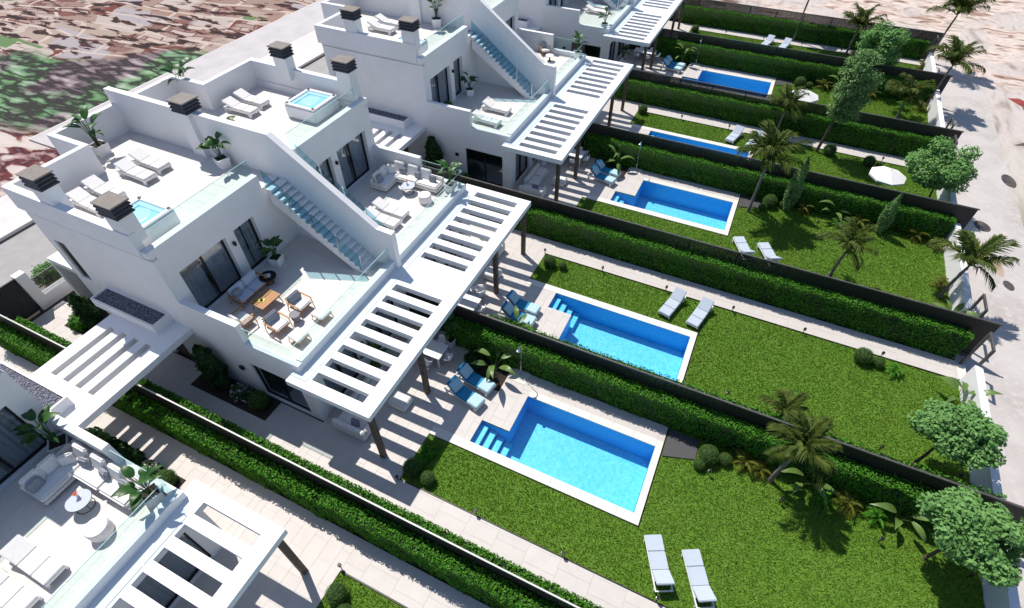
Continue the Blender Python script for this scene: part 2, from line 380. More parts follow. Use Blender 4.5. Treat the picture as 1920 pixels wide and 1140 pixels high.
    s2=noise(mapping(rad(20),(0.55,1.0)),0.75,5,1.0)
    scr2=ramp(s2.outputs[0],[(0.30,(0.08,0.045,0.04)),(0.40,(0.38,0.26,0.20)),(0.5,(0.64,0.55,0.49)),(0.62,(0.52,0.42,0.36)),(0.70,(0.20,0.22,0.12)),(0.8,(0.68,0.60,0.55))])
    mask=rng(noise(mapping(0,(1,1)),0.16,2).outputs[0],0.42,0.50)
    farr=rng(sep.outputs[1],55.0,59.0)
    right=mix(math_('MULTIPLY',mask,farr),sand,scr2)
    grn=ramp(noise(mapping(0,(1,0.5)),0.8,4).outputs[0],[(0.35,(0.52,0.50,0.40)),(0.65,(0.40,0.42,0.30))])
    gm=math_('MULTIPLY',rng(sep.outputs[0],16.0,18.0),rng(sep.outputs[1],48.0,40.0))
    right=mix(math_('MULTIPLY',gm,0.75),right,grn)
    dk=N.new('ShaderNodeMix'); dk.data_type='RGBA'; dk.blend_type='MULTIPLY'; dk.inputs[0].default_value=1.0; L.new(left,dk.inputs[6]); dk.inputs[7].default_value=(0.82,0.80,0.78,1); left=dk.outputs[2]
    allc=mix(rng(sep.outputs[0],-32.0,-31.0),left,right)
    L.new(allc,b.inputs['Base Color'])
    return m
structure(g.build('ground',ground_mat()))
# estate road behind the villas
structure(MB().box(-36.6,-31.2,-20,66,-.16,-.10).build('road',ASPH))
structure(MB().box(-36.9,-36.6,-20,66,-.16,0.02).build('kerb',M('kerb_stone',(0.10,0.10,0.11),0.8)))
structure(MB().box(-41.0,-36.9,-20,66,-.16,-.02).build('pavement',PAVE))
structure(MB().prism([(-46.3,-.16),(-46.3,-.03),(-41.0,-.03),(-41.0,-.16)],17.0,66).build('pavement',M('road_slab',(0.52,0.49,0.485),0.9,noise=(0.6,(0.46,0.43,0.425),0.4,0.7))))
structure(MB().box(-46.45,-46.3,17.0,66,-.16,-.02).build('kerb',PAVE)); structure(MB().box(-41.25,-41.0,17.0,66,-.03,-.022).build('kerb_line',PAVE))
mb=MB()
for k in range(-1,8): mb.box(-32.1,-31.98,k*PW-1.6,k*PW+2.4,-.10,-.096)
o=structure(mb.build('road_marking',LINE))
# base slab under the gardens, and the dry strip on the right
structure(MB().box(12.45,16.6,-30,56,-.16,-.13).build('path',M('sand_track',(0.51,0.475,0.45),0.95,noise=(0.45,(0.41,0.375,0.35),0.4,0.7),noise2=(4,(0.55,0.515,0.49),0.5,0.8),bump=(6,0.3))))

# ------------------------------------------------------------------ tiles
TC={}
def tile_mesh(nm,w,h,t,mat):
    k=(nm,round(w,3),round(h,3),t,mat.name)
    if k not in TC:
        b=MB().box(-w/2,w/2,-h/2,h/2,-t,0); TC[k]=b.mesh(nm,mat)
    return TC[k]
def tile_rects(rects,tx,ty,gap=0.008,x0=0,y0=0):
    out=[]
    for ax,bx,ay,by in rects:
        nx0=math.floor((ax-x0)/tx); nx1=math.ceil((bx-x0)/tx); ny0=math.floor((ay-y0)/ty); ny1=math.ceil((by-y0)/ty)
        for i in range(nx0,nx1):
            sh=(i%2)*ty/2
            for j in range(ny0-1,ny1):
                a=max(ax,x0+i*tx); b=min(bx,x0+(i+1)*tx); c=max(ay,y0+j*ty+sh); d=min(by,y0+(j+1)*ty+sh)
                if b-a>0.05 and d-c>0.05: out.append((a+gap/2,b-gap/2,c+gap/2,d-gap/2))
    return out
def pave(nm,parent,rects,z,mats,tx=0.6,ty=1.2,individual=True,org=(0,0,0),t=0.03,seed=1):
    rr=random.Random(seed); T=tile_rects(rects,tx,ty); T.sort(key=lambda q:(q[2]+q[3])+0.3*abs(q[0]+q[1]))
    one=T[:298] if individual else []; rest=T[298:] if individual else T
    for a,b,c,d in one:
        link(nm,tile_mesh(nm,b-a,d-c,t,rr.choice(mats)),parent,((a+b)/2-org[0],(c+d)/2-org[1],z-org[2]+rr.uniform(-.0015,.0015)))
    if rest:
        m=MB(org)
        for a,b,c,d in rest: m.box(a,b,c,d,z-t,z,rr.randrange(3))
        stuff(m.build(nm,mats,parent))

# ------------------------------------------------------------------ gardens: paving, lawns, pools
def flip(i,rects): return [(a,b,min(Y(i,c),Y(i,d)),max(Y(i,c),Y(i,d))) for a,b,c,d in rects]
PATIO=[(-12.3,-8.0,7.5,14.0),(-12.3,-8.0,5.5,7.5),(-29.0,-12.3,5.5,7.45)]
DECK=[(-8.0,-6.30,9.32,12.0),(-6.30,-5.03,10.42,12.4),(-6.30,-5.03,12.4,13.45),(-5.03,0.92,12.68,13.45)]
PATHR=[(-8.0,12.1,5.5,6.68)]
COPING=[(-8.0,0.92,8.92,9.32),(0.65,0.92,9.32,12.68),(-5.03,0.65,12.34,12.68),]
lawn_base={}; blades={}
LAWNR=[(-8.0,12.1,6.74,8.88),(0.98,12.1,8.88,13.5)]
def grass_np(rects,dens,sy):
    Ps=[]
    for a,b,c,d in rects:
        n=int((b-a)*(d-c)*dens); Ps.append(np.c_[R.uniform(a,b,n),R.uniform(c,d,n)])
    P=np.concatenate(Ps); n=len(P); th=R.uniform(0,2*PI,n); L=R.uniform(.05,.10,n); wd=R.uniform(.014,.028,n); ln=R.uniform(.02,.075,n)
    dx,dy=np.cos(th),np.sin(th); z=np.full(n,-.05)
    a=np.c_[P[:,0]-dy*wd,P[:,1]+dx*wd,z]; b=np.c_[P[:,0]+dy*wd,P[:,1]-dx*wd,z]
    c=np.c_[P[:,0]+dx*ln,P[:,1]+dy*ln,z+L]
    V=np.stack([a,b,c],1).reshape(-1,3); V[:,1]*=sy
    return np_mesh('grass',V,np.arange(3*n).reshape(n,3),[GRASS])
for i in range(7):
    rects=flip(i,PATIO); near=i in(0,1,2)
    base=structure(MB().box(-30.6,12.1,min(Y(i,4.86),Y(i,8.6)),max(Y(i,4.86),Y(i,8.6)),-.15,-.085).build('garden_base',SOIL))
    base2=MB(); 
    for a,b,c,d in flip(i,[(-30.6,-6.34,8.6,14.03),(-6.34,12.1,8.6,9.28),(-6.34,12.1,12.40,14.03),(-6.34,-5.07,10.46,12.40),(0.71,12.1,9.28,12.40)]): base2.box(a,b,c,d,-.15,-.085)
    structure(base2.build('garden_base',SOIL))
    p=MB()
    for a,b,c,d in rects: p.box(a,b,c,d,-.085,-.007)
    po=structure(p.build('patio',GROUT)); pave('paving_slab',po,rects,0.0,TILE,individual=near,seed=i)
    p=MB(); rects=flip(i,DECK)
    for a,b,c,d in rects: p.box(a,b,c,d,-.085,-.007)
    po=structure(p.build('pool_deck',GROUT)); pave('paving_slab',po,rects,0.0,TILE,individual=near,seed=i+20)
    p=MB(); rects=flip(i,PATHR)
    for a,b,c,d in rects: p.box(a,b,c,d,-.085,-.007)
    po=structure(p.build('path',GROUT)); pave('paving_slab',po,rects,0.0,TILE,tx=1.2,ty=0.6,individual=True,seed=i+40)
    e=structure(MB().box(-8.0,12.1,min(Y(i,6.69),Y(i,6.73)),max(Y(i,6.69),Y(i,6.73)),-.085,0.012).build('path_edging',DARKM))
    # lawn
    if s_(i) not in lawn_base:
        m=MB()
        for a,b,c,d in LAWNR:
            nx=max(1,int((b-a)/1.0)); m.box(a,b,min(s_(i)*c,s_(i)*d),max(s_(i)*c,s_(i)*d),-.084,-.045)
        lawn_base[s_(i)]=m.mesh('lawn',LAWNB)
        blades[s_(i)]=grass_np(LAWNR,620,s_(i))
    lw=structure(link('lawn',lawn_base[s_(i)],None,(0,o_(i),0)))
    stuff(link('grass',blades[s_(i)],None,(0,o_(i),0)))
    # pool
    pt=thing('swimming_pool',f'rectangular blue pool with step niche in the {ORD[i]} garden','pool',(-2.5,Y(i,10.8),0),0,'swimming pools in the back gardens')
    org=(-2.5,10.8,0); s=s_(i)
    m=MB(org,s); zb=-1.25
    m.box(-5.05,.67,9.3,12.36,zb-.05,zb); m.box(-6.32,-5.05,9.3,10.44,zb-.05,zb)
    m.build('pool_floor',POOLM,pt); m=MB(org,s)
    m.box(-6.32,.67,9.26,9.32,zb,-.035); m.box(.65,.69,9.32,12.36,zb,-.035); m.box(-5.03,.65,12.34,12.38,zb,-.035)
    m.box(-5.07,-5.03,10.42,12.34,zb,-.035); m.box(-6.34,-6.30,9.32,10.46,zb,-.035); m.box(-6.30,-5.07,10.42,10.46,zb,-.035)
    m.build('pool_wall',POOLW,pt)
    for k in range(4):
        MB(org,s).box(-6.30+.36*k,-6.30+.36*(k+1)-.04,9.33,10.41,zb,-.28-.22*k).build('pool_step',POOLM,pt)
    m=MB(org,s); m.add([(-6.30,9.32,-.13),(.65,9.32,-.13),(.65,10.42,-.13),(-6.30,10.42,-.13)],[(0,1,2,3)])
    m.add([(-5.03,10.42,-.13),(.65,10.42,-.13),(.65,12.34,-.13),(-5.03,12.34,-.13)],[(0,1,2,3)]); m.build('water_surface',WATER,pt)
    for a,b,c,d in COPING:
        L=max(b-a,d-c); n=max(1,round(L/0.9))
        for q in range(n):
            if b-a>d-c: r=(a+(b-a)*q/n+.004,a+(b-a)*(q+1)/n-.004,c+.004,d-.004)
            else: r=(a+.004,b-.004,c+(d-c)*q/n+.004,c+(d-c)*(q+1)/n-.004)
            MB(org,s).box(*r,-.10,.012).build('coping_slab',COPE,pt)
    tag(MB((1.6,12.75,0),s).add([(1.0,12.05,.02),(2.25,12.45,.02),(2.2,13.35,.02),(.98,13.42,.02),(1.0,12.05,-.08),(2.25,12.45,-.08),(2.2,13.35,-.08),(.98,13.42,-.08)],[(0,1,2,3),(7,6,5,4),(0,4,5,1),(1,5,6,2),(2,6,7,3),(3,7,4,0)]).build('pump_cover',DKPAD),
        f'dark flat pump cover beside the pool corner and hedge of the {ORD[i]} garden','cover','pump covers beside the pools').location=(1.6,Y(i,12.75),0)

# ------------------------------------------------------------------ villas
VO=(-15,10.8,0)
def wall_holes_x(m,x0,x1,v0,v1,z0,z1,holes):      # wall running along x; holes (xa,xb,za,zb)
    c=x0
    for a,b,za,zb in sorted(holes):
        if a>c: m.box(c,a,v0,v1,z0,z1)
        if za>z0: m.box(a,b,v0,v1,z0,za)
        if zb<z1: m.box(a,b,v0,v1,zb,z1)
        c=b
    m.box(c,x1,v0,v1,z0,z1)
def wall_holes_y(m,x0,x1,v0,v1,z0,z1,holes):
    c=v0
    for a,b,za,zb in sorted(holes):
        if a>c: m.box(x0,x1,c,a,z0,z1)
        if za>z0: m.box(x0,x1,a,b,z0,za)
        if zb<z1: m.box(x0,x1,a,b,zb,z1)
        c=b
    m.box(x0,x1,c,v1,z0,z1)
def door_y(parent,s,x,v0,v1,z0,z1,panels,curt=True,side=1):
    """glazed sliding door in a wall along y at plane x"""
    f=.055; m=MB(VO,s)
    m.box(x-.05,x+.05,v0,v1,z0,z0+f); m.box(x-.05,x+.05,v0,v1,z1-f,z1)
    for k in range(panels+1):
        c=v0+(v1-v0)*k/panels; ww=f if 0<k<panels else f
        a=min(max(c-ww/2,v0),v1-ww) if k not in(0,panels) else (v0 if k==0 else v1-ww)
        m.box(x-.05,x+.05,a,a+ww,z0+f,z1-f)
    d=m.build('sliding_door',FRAME,parent)
    for k in range(panels):
        a=v0+(v1-v0)*k/panels+f*.7; b=v0+(v1-v0)*(k+1)/panels-f*.7
        MB(VO,s).box(x-.01,x+.01,a,b,z0+f,z1-f).build('pane',PANE,d)
    if curt:
        for (a,b) in ((v0+.03,v0+(v1-v0)*.47),(v0+(v1-v0)*.56,v1-.03)):
            n=int((b-a)/.05); vs=[];fs=[]
            for k in range(n+1):
                y=a+(b-a)*k/n; xx=x-.13+.035*math.sin(k*1.7)+.012*math.sin(k*.63)
                vs+=[(xx,y,z0+.03),(xx,y,z1-.02)]
            for k in range(n): fs.append((2*k,2*k+2,2*k+3,2*k+1))
            MB(VO,s).add(vs,fs).build('curtain',CURT,d,smooth=True)
    return d
def door_x(parent,s,v,x0,x1,z0,z1,panels):
    f=.055; m=MB(VO,s)
    m.box(x0,x1,v-.05,v+.05,z0,z0+f); m.box(x0,x1,v-.05,v+.05,z1-f,z1)
    for k in range(panels+1):
        c=x0+(x1-x0)*k/panels; a=min(max(c-f/2,x0),x1-f); m.box(a,a+f,v-.05,v+.05,z0+f,z1-f)
    d=m.build('window',FRAME,parent)
    for k in range(panels):
        MB(VO,s).box(x0+(x1-x0)*k/panels+f*.6,x0+(x1-x0)*(k+1)/panels-f*.6,v-.01,v+.01,z0+f,z1-f).build('pane',PANE,d)
def chimney(parent,s,x0,x1,v0,v1,z0,z1,cap):
    c=MB(VO,s).box(x0,x1,v0,v1,z0,z1).build('chimney',WHITE,parent)
    m=MB(VO,s); e=.075
    for k in range(3):
        zz=z1+.02+k*.15; cx,cy=(x0+x1)/2,(v0+v1)/2; hx,hy=(x1-x0)/2,(v1-v0)/2
        vs=[]
        for q,(ex,z) in enumerate(((e,zz),(e+.0,zz+.05),(-.0,zz+.15))):
            vs+=[(cx-hx-ex,cy-hy-ex,z),(cx+hx+ex,cy-hy-ex,z),(cx+hx+ex,cy+hy+ex,z),(cx-hx-ex,cy+hy+ex,z)]
        fs=[(3,2,1,0),(8,9,10,11)]
        for q in(0,4):
            for j in range(4): fs.append((q+j,q+(j+1)%4,q+4+(j+1)%4,q+4+j))
        m.add(vs,fs)
    m.build('chimney_louver',LOUV,c)
    MB(VO,s).box(x0-e-.01,x1+e+.01,v0-e-.01,v1+e+.01,z1+.475,z1+.53).build('chimney_cap',TAUPE,c)
def glass_run(parent,s,x0,y0,x1,y1,z0,z1,n,name='glass_panel'):
    for k in range(n):
        a=(x0+(x1-x0)*k/n,y0+(y1-y0)*k/n); b=(x0+(x1-x0)*(k+1)/n,y0+(y1-y0)*(k+1)/n)
        g=.012
        if abs(x1-x0)<.01: q=(x0-.009,x0+.009,a[1]+g,b[1]-g)
        else: q=(a[0]+g,b[0]-g,y0-.009,y0+.009)
        pn=MB(VO,s).box(*q,z0,z1).build(name,GLASS,parent); MB(VO,s).box(*q,z1+.001,z1+.018).build('glass_edge',EDGE,pn)
def wall_lamp(parent,s,x,v,z,axis):
    m=MB(VO,s)
    if axis=='x': m.box(x,x+.03,v-.05,v+.05,z-.06,z+.06).box(x+.03,x+.14,v-.055,v+.055,z-.09,z+.09)
    else: m.box(x-.05,x+.05,v-.03,v,z-.06,z+.06).box(x-.10,x+.10,v-.12,v-.03,z-.10,z+.10)
    m.build('wall_lamp',DARKM,parent,bevel=.01)
F1=3.47; RF=6.7
def make_villa(i,label):
    s=s_(i); near=i in(0,1,2)
    V=thing('villa',label,'villa',(VO[0],Y(i,VO[1]),0),0,'white semi-detached villas')
    # ground floor
    m=MB(VO,s)
    wall_holes_x(m,-25,-12.3,7.5,7.75,0,3.2,[(-20.9,-19.75,0,2.35),(-15.4,-12.85,.12,2.32)])
    wall_holes_y(m,-12.55,-12.3,7.75,14.0,0,3.2,[(8.25,10.35,.03,2.4),(10.95,13.35,.03,2.4)])
    m.box(-25,-24.75,7.75,14.0,0,3.2); m.box(-24.75,-12.55,13.9,14.0,0,3.2)
    m.build('ground_floor_wall',WHITE,V)
    MB(VO,s).box(-24.75,-12.55,7.75,13.9,.0,.02).build('interior_floor',INTF,V)
    door_x(V,s,7.64,-15.4,-12.85,.12,2.32,2)
    MB(VO,s).box(-20.9,-19.75,7.60,7.68,.01,2.35).build('entrance_door',WOODD,V)
    door_y(V,s,-12.48,8.25,10.35,.03,2.4,2); door_y(V,s,-12.48,10.95,13.35,.03,2.4,2)
    # first floor slab and terrace
    MB(VO,s).box(-25,-12.35,7.5,14.03,3.2,F1-.035).build('floor_slab',WHITE,V)
    T=MB(VO,s).box(-17.85,-12.65,7.75,13.9,F1-.035,F1-.007).build('terrace_floor',GROUT2,V)
    pave('paving_slab',T,[(-17.85,-12.65,min(s*(7.75-VO[1]),s*(13.9-VO[1])),max(s*(7.75-VO[1]),s*(13.9-VO[1])))],F1,LTILE,tx=1.2,ty=.6,individual=near,org=(VO[0],0,0),t=.028,seed=i+60)
    m=MB(VO,s)
    m.box(-17.85,-14.95,7.5,7.75,F1-.035,4.78); m.build('terrace_wall',WHITE,V)
    m=MB(VO,s); m.box(-14.95,-12.35,7.5,7.75,F1-.035,3.78); m.box(-12.65,-12.35,7.75,14.03,F1-.035,3.84); m.build('terrace_kerb',WHITE,V)
    glass_run(V,s,-14.93,7.62,-12.48,7.62,3.78,4.62,2); glass_run(V,s,-12.50,7.64,-12.50,13.88,3.84,4.62,4)
    # upper floor
    m=MB(VO,s)
    wall_holes_x(m,-25,-17.85,7.5,7.8,F1-.035,6.88,[(-24.55,-23.88,3.47,5.6)])
    wall_holes_y(m,-18.25,-17.85,7.8,13.9,F1-.035,RF,[(8.12,10.42,F1,5.88),(10.88,11.98,F1,5.88)])
    m.box(-25,-24.75,7.8,13.9,F1-.035,RF-.25)
    m.build('upper_wall',WHITE,V)
    MB(VO,s).box(-24.75,-18.25,7.8,13.9,F1-.03,F1-.01).build('interior_floor',INTF,V)
    w_=MB(VO,s).box(-24.55,-23.88,7.58,7.64,3.47,5.6).build('window',FRAME,V)
    MB(VO,s).box(-24.50,-23.93,7.565,7.580,3.53,5.54).build('pane',DKPAN,w_)
    door_y(V,s,-18.12,8.12,10.42,F1,5.88,2); door_y(V,s,-18.12,10.88,11.98,F1,5.88,1)
    # roof
    m=MB(VO,s); m.box(-25.2,-17.86,7.72,13.9,RF-.25,RF-.035); m.box(-27.35,-25.0,10.7,14.03,-.05,RF-.036); m.build('roof_slab',WHITE,V)
    T=MB(VO,s).box(-25.0,-18.15,7.75,13.9,RF-.034,RF-.007).build('roof_floor',GROUT2,V)
    lo=lambda a,b:(min(s*(a-VO[1]),s*(b-VO[1])),max(s*(a-VO[1]),s*(b-VO[1])))
    pave('paving_slab',T,[(-24.95,-18.15,*lo(7.75,13.9)),(-27.1,-24.95,*lo(10.95,13.9))],RF,LTILE,tx=1.2,ty=.6,individual=i in(1,2),org=(VO[0],0,0),t=.028,seed=i+80)
    MB(VO,s).box(-25.2,-18.16,7.42,7.72,7.05,8.05).build('roof_parapet',WHITE,V); MB(VO,s).box(-25.1,-17.93,7.58,7.78,6.88,7.05).build('shadow_gap',WHITE,V)
    m=MB(VO,s); m.box(-25.2,-24.95,7.72,10.95,6.3,8.05); m.box(-27.35,-25.2,10.7,10.95,RF-.036,8.05); m.box(-27.35,-27.1,10.95,13.9,RF-.036,8.05); m.build('roof_parapet',WHITE,V)
    MB(VO,s).box(-18.15,-17.84,7.46,12.92,7.05,7.33).box(-18.15,-17.84,7.73,12.92,RF,7.05).build('roof_kerb',WHITE,V)
    glass_run(V,s,-18.09,8.0,-18.09,12.9,7.33,8.0,3)
    # party wall with its sloping end beside the stair
    MB(VO,s).prism([(-27.4,3.2),(-27.4,8.74),(-17.65,8.74),(-12.98,5.45),(-12.2,5.4),(-12.2,3.2)],13.9,14.039).build('party_wall',WHITE,V)
    # stair
    n=18; x0=-13.30; dx=.24; dz=(RF-F1)/n
    xt=x0-dx*n
    st=MB(VO,s).prism([(x0+.02,F1),(x0+.02,F1+.02),(xt,RF-.12),(xt,RF-.75),(x0-.55,F1)],12.98,13.9).build('stair',WHITE,V)
    for k in range(n):
        MB(VO,s).box(x0-dx*(k+1)-.03,x0-dx*k,12.95,13.895,F1+dz*(k+1)-.14,F1+dz*(k+1)).build('step',WHITE,st)
    npan=4
    for k in range(npan):
        a=k/npan; b=(k+1)/npan; xa=x0-.05+(xt-x0+.05)*a; xb=x0-.05+(xt-x0+.05)*b; za=F1+.1+(RF-F1)*a; zb=F1+.1+(RF-F1)*b
        MB(VO,s).prism([(xa-.012,za),(xb+.012,zb),(xb+.012,zb+.9),(xa-.012,za+.9)],12.955,12.973).build('glass_panel',SGLASS,st)
        MB(VO,s).box(xa-.02,xa+.02,12.935,12.975,za-.12,za+.93).build('baluster',CHROME,st)
    # chimneys
    chimney(V,s,-18.98,-18.18,7.46,8.02,7.6,8.72,1); chimney(V,s,-22.9,-22.1,7.46,8.02,7.6,8.72,1)
    if s>0: chimney(V,s,-22.55,-21.8,13.68,14.38,RF-.03,8.78,1)
    # garden pergola
    P=None
    m=MB(VO,s)
    x0,x1=-12.62,-8.86; zt,zb=3.44,3.16
    m.box(x0,-11.75,6.98,14.037,zb,zt); m.box(-9.42,x1,6.98,14.037,zb,zt)
    m.box(-11.75,-9.42,6.98,7.42,zb,zt); m.box(-11.75,-9.42,13.07,14.037,zb,zt)
    P=m.build('pergola',WPAINT,V)
    for k in range(7):
        a=7.42+.75*k+.40; MB(VO,s).box(-11.75,-9.42,a,a+.35,zb,zt-.004).build('slat',WPAINT,P)
    for v in (7.26,10.63): MB(VO,s).box(-9.22,-9.02,v-.1,v+.1,0.0,zb).build('post',WOODD,P)
    # entrance canopy, half of it on each neighbour
    m=MB(VO,s); m.box(-21.9,-18.2,6.15,7.5,2.8,3.1)
    xs_=[-21.9]+[q for k in range(4) for q in (-21.30+.70*k,-20.98+.70*k)]+[-18.2]
    for a,b in zip(xs_[0::2],xs_[1::2]): m.box(a,b,4.852,6.15,2.8,3.1)
    m.build('entrance_canopy',WPAINT,V)
    pl=MB(VO,s); pl.box(-22.9,-19.15,6.68,6.76,3.1,3.58); pl.box(-22.9,-22.82,6.76,7.5,3.1,3.58); pl.box(-19.23,-19.15,6.76,7.5,3.1,3.58); pl.box(-22.82,-19.23,7.42,7.5,3.1,3.58); pl.box(-22.9,-21.9,6.76,7.42,3.05,3.12)
    pl=pl.build('planter',WHITE,V)
    gm=MB(VO,s).box(-22.82,-19.23,6.76,7.42,3.12,3.50).build('gravel_bed',GRAVD,pl)
    Vv,Ff=ico(1); parts=[]
    for k in range(620):
        c=np.array([R.uniform(-22.78,-19.27),R.uniform(6.79,7.39),R.uniform(3.50,3.525)])-np.array(VO); c[1]*=s
        parts.append((Vv*R.uniform(.02,.042)*np.array([1,R.uniform(.7,1),.7])+c,Ff,0))
    a_,b_,c_=join_np(parts); stuff(link('pebbles',np_mesh('pebbles',a_,b_,[PEBB]),pl))
    wall_lamp(V,s,-16.0,7.5,1.75,'y'); wall_lamp(V,s,-17.85,10.65,5.4,'x'); wall_lamp(V,s,-12.3,10.65,1.75,'x')
    # low rear wing and porch
    m=MB(VO,s); m.box(-28.2,-25.0,7.9,10.69,2.6,2.85); m.box(-28.2,-27.95,7.9,10.69,0,2.6); m.build('rear_porch',WHITE,V)
    return V
VL={0:'white villa in the foreground at the lower left, corner sofa on its terrace',
    1:'white villa with teak furniture on its terrace and two pairs of roof loungers',
    2:'white villa with corner sofa terrace, between the teak terrace and the second passage',
    3:'white villa behind the second passage, loungers and topiary ball on its terrace',
    4:'white villa half hidden behind the third stair wall, small furniture on its terrace',
    5:'white villa at the top edge with loungers behind its terrace glass',
    6:'farthest white villa, only its pergola end showing at the top edge'}
for i in range(7): make_villa(i,VL[i])

# ------------------------------------------------------------------ fences
def fence_mesh():
    m=MB(); L0,L1=-30.0,12.75
    n=int((L1-L0)/.075)
    for k in range(n):
        x=L0+.075*k; m.box(x,x+.066,-.02,.02,.06,2.14)
    return m.mesh('slat_panel',ANTH)
SLM=fence_mesh()
RAILM=MB().box(-30.0,12.8,-.035,.035,2.14,2.20).mesh('cap_rail',CAPR)
BOTM=MB().box(-30.0,12.75,-.045,.045,-.1,.06).mesh('plinth',CAPR)
POSTM=MB().box(-.035,.035,.025,.085,0,2.14).mesh('post',ANTH)
FL=['foreground and nearest plots','nearest and second plots','second and third plots','third and fourth plots','fourth and fifth plots','fifth and farthest plots']
for k in range(7):
    lab=f'dark slatted fence with grey top rail between the {FL[k]}' if k<6 else 'dark slatted fence along the far side of the farthest garden'
    f=thing('fence',lab,'fence',(0,4.85+PW*k,0),0,'dark fences between the gardens')
    if k%2==1:      # garden side only, the villas share a wall here
        n0=-12.15; m=MB()
        for q in range(int((12.75-n0)/.075)): m.box(n0+.075*q,n0+.075*q+.066,-.02,.02,.06,2.14)
        stuff(link('slat_panel',m.mesh('slat_panel',ANTH),f)); MB().box(n0,12.8,-.035,.035,2.14,2.20).build('cap_rail',CAPR,f); MB().box(n0,12.75,-.045,.045,-.1,.06).build('plinth',CAPR,f)
    else:
        stuff(link('slat_panel',SLM,f)); link('cap_rail',RAILM if k else MB().box(-30.0,12.8,-.024,.024,2.14,2.19).mesh('cap_rail',GLINT),f); link('plinth',BOTM,f); n0=-30
    x=n0+.4
    while x<12.7: link('post',POSTM,f,(x,0,0)); x+=2.4

# ------------------------------------------------------------------ hedges
def hedge_np(x0,x1,y0,y1,z1,dens,leaf=.085):
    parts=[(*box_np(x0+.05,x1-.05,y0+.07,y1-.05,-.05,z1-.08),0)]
    def face(n,fn,nr):
        P=fn(n); return leaf_quads(P,np.tile(np.array(nr,float),(len(P),1)),R.uniform(leaf*.7,leaf*1.35,n),R.uniform(leaf*.45,leaf*.8,n),.75)
    L,W=x1-x0,y1-y0
    bump=lambda x,z:.035*np.sin(x*2.1+z*1.7)+.03*np.sin(x*5.3+z*3.1)
    def south(n): x=R.uniform(x0,x1,n); z=R.uniform(0,z1,n); return np.c_[x,y0+R.uniform(-.03,.07,n)+bump(x,z),z]
    def north(n): x=R.uniform(x0,x1,n); z=R.uniform(z1*.5,z1,n); return np.c_[x,y1+R.uniform(-.05,.03,n),z]
    def top(n): x=R.uniform(x0,x1,n); y=R.uniform(y0,y1,n); return np.c_[x,y,z1+R.uniform(-.06,.05,n)+bump(x,y)*.7]
    def end(n): return np.c_[x1+R.uniform(-.06,.03,n),R.uniform(y0,y1,n),R.uniform(0,z1,n)]
    for fn,nr,area in ((south,(0,-1,.35),L*z1),(north,(0,1,.35),L*z1*.4),(top,(0,0,1),L*W*1.3),(end,(1,0,.3),W*z1)):
        v,f=face(int(area*dens),fn,nr); parts.append((v,f,1))
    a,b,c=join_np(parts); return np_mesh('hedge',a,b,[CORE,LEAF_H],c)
HS=hedge_np(-9.6,12.0,-.60,-.06,1.50,470)          # tall garden hedge on the south side of a fence
HN=hedge_np(-8.0,12.0,.06,.50,1.88,150,.10)
HL0=hedge_np(-28.6,-9.6,-.62,-.06,1.36,330,.10)     # low hedge of the entrance passages
HLN=hedge_np(-28.0,12.0,.06,.55,1.36,330,.10)
for k in range(7):
    yb=4.85+PW*k
    lab=f'tall green hedge before the fence between the {FL[k]}' if k<6 else 'tall green hedge below the far fence of the farthest garden'
    tag(link('hedge',HS,None,(0,yb,0)),lab,'hedge','tall clipped hedges along the fences')
    if k%2==0 and k<5:
        tag(link('hedge',HL0,None,(0,yb,0)),f'low passage hedge before the fence between the {FL[k]}','hedge','low hedges in the side passages')
        tag(link('hedge',HLN,None,(0,yb,0)),f'low hedge on the far side of the fence between the {FL[k]}','hedge','low hedges in the side passages')
    elif k<6: tag(link('hedge',HN,None,(0,yb,0)),f'hedge tips rising behind the fence between the {FL[k]}','hedge','hedges behind the fences')

# ------------------------------------------------------------------ end wall and gate frames
for i in range(7):
    a,b=sorted((Y(i,6.72),Y(i,13.95)))
    tag(MB((12.25,(a+b)/2,0)).box(12.12,12.42,a,b,-.15,1.15).build('boundary_wall',WHITE),f'low white boundary wall at the lawn end of the {ORD[i]} garden','wall','low white end walls').location=(12.25,(a+b)/2,0)
    a,b=sorted((Y(i,5.6),Y(i,6.66)))
    gt=thing('garden_gate',f'dark open gate frame at the path end of the {ORD[i]} garden','gate',(12.27,(a+b)/2,0),0,'gate frames at the path ends')
    og=(12.27,(a+b)/2,0)
    for yy in (a,b): MB(og).box(12.22,12.32,yy-.05,yy+.05,-.1,2.1).build('post',CAPR,gt)
    MB(og).box(12.225,12.315,a-.05,b+.05,2.1,2.2).build('lintel',CAPR,gt)
    MB(og).box(12.1,12.45,a+.05,b-.05,-.1,.0).build('sill',COPE,gt)

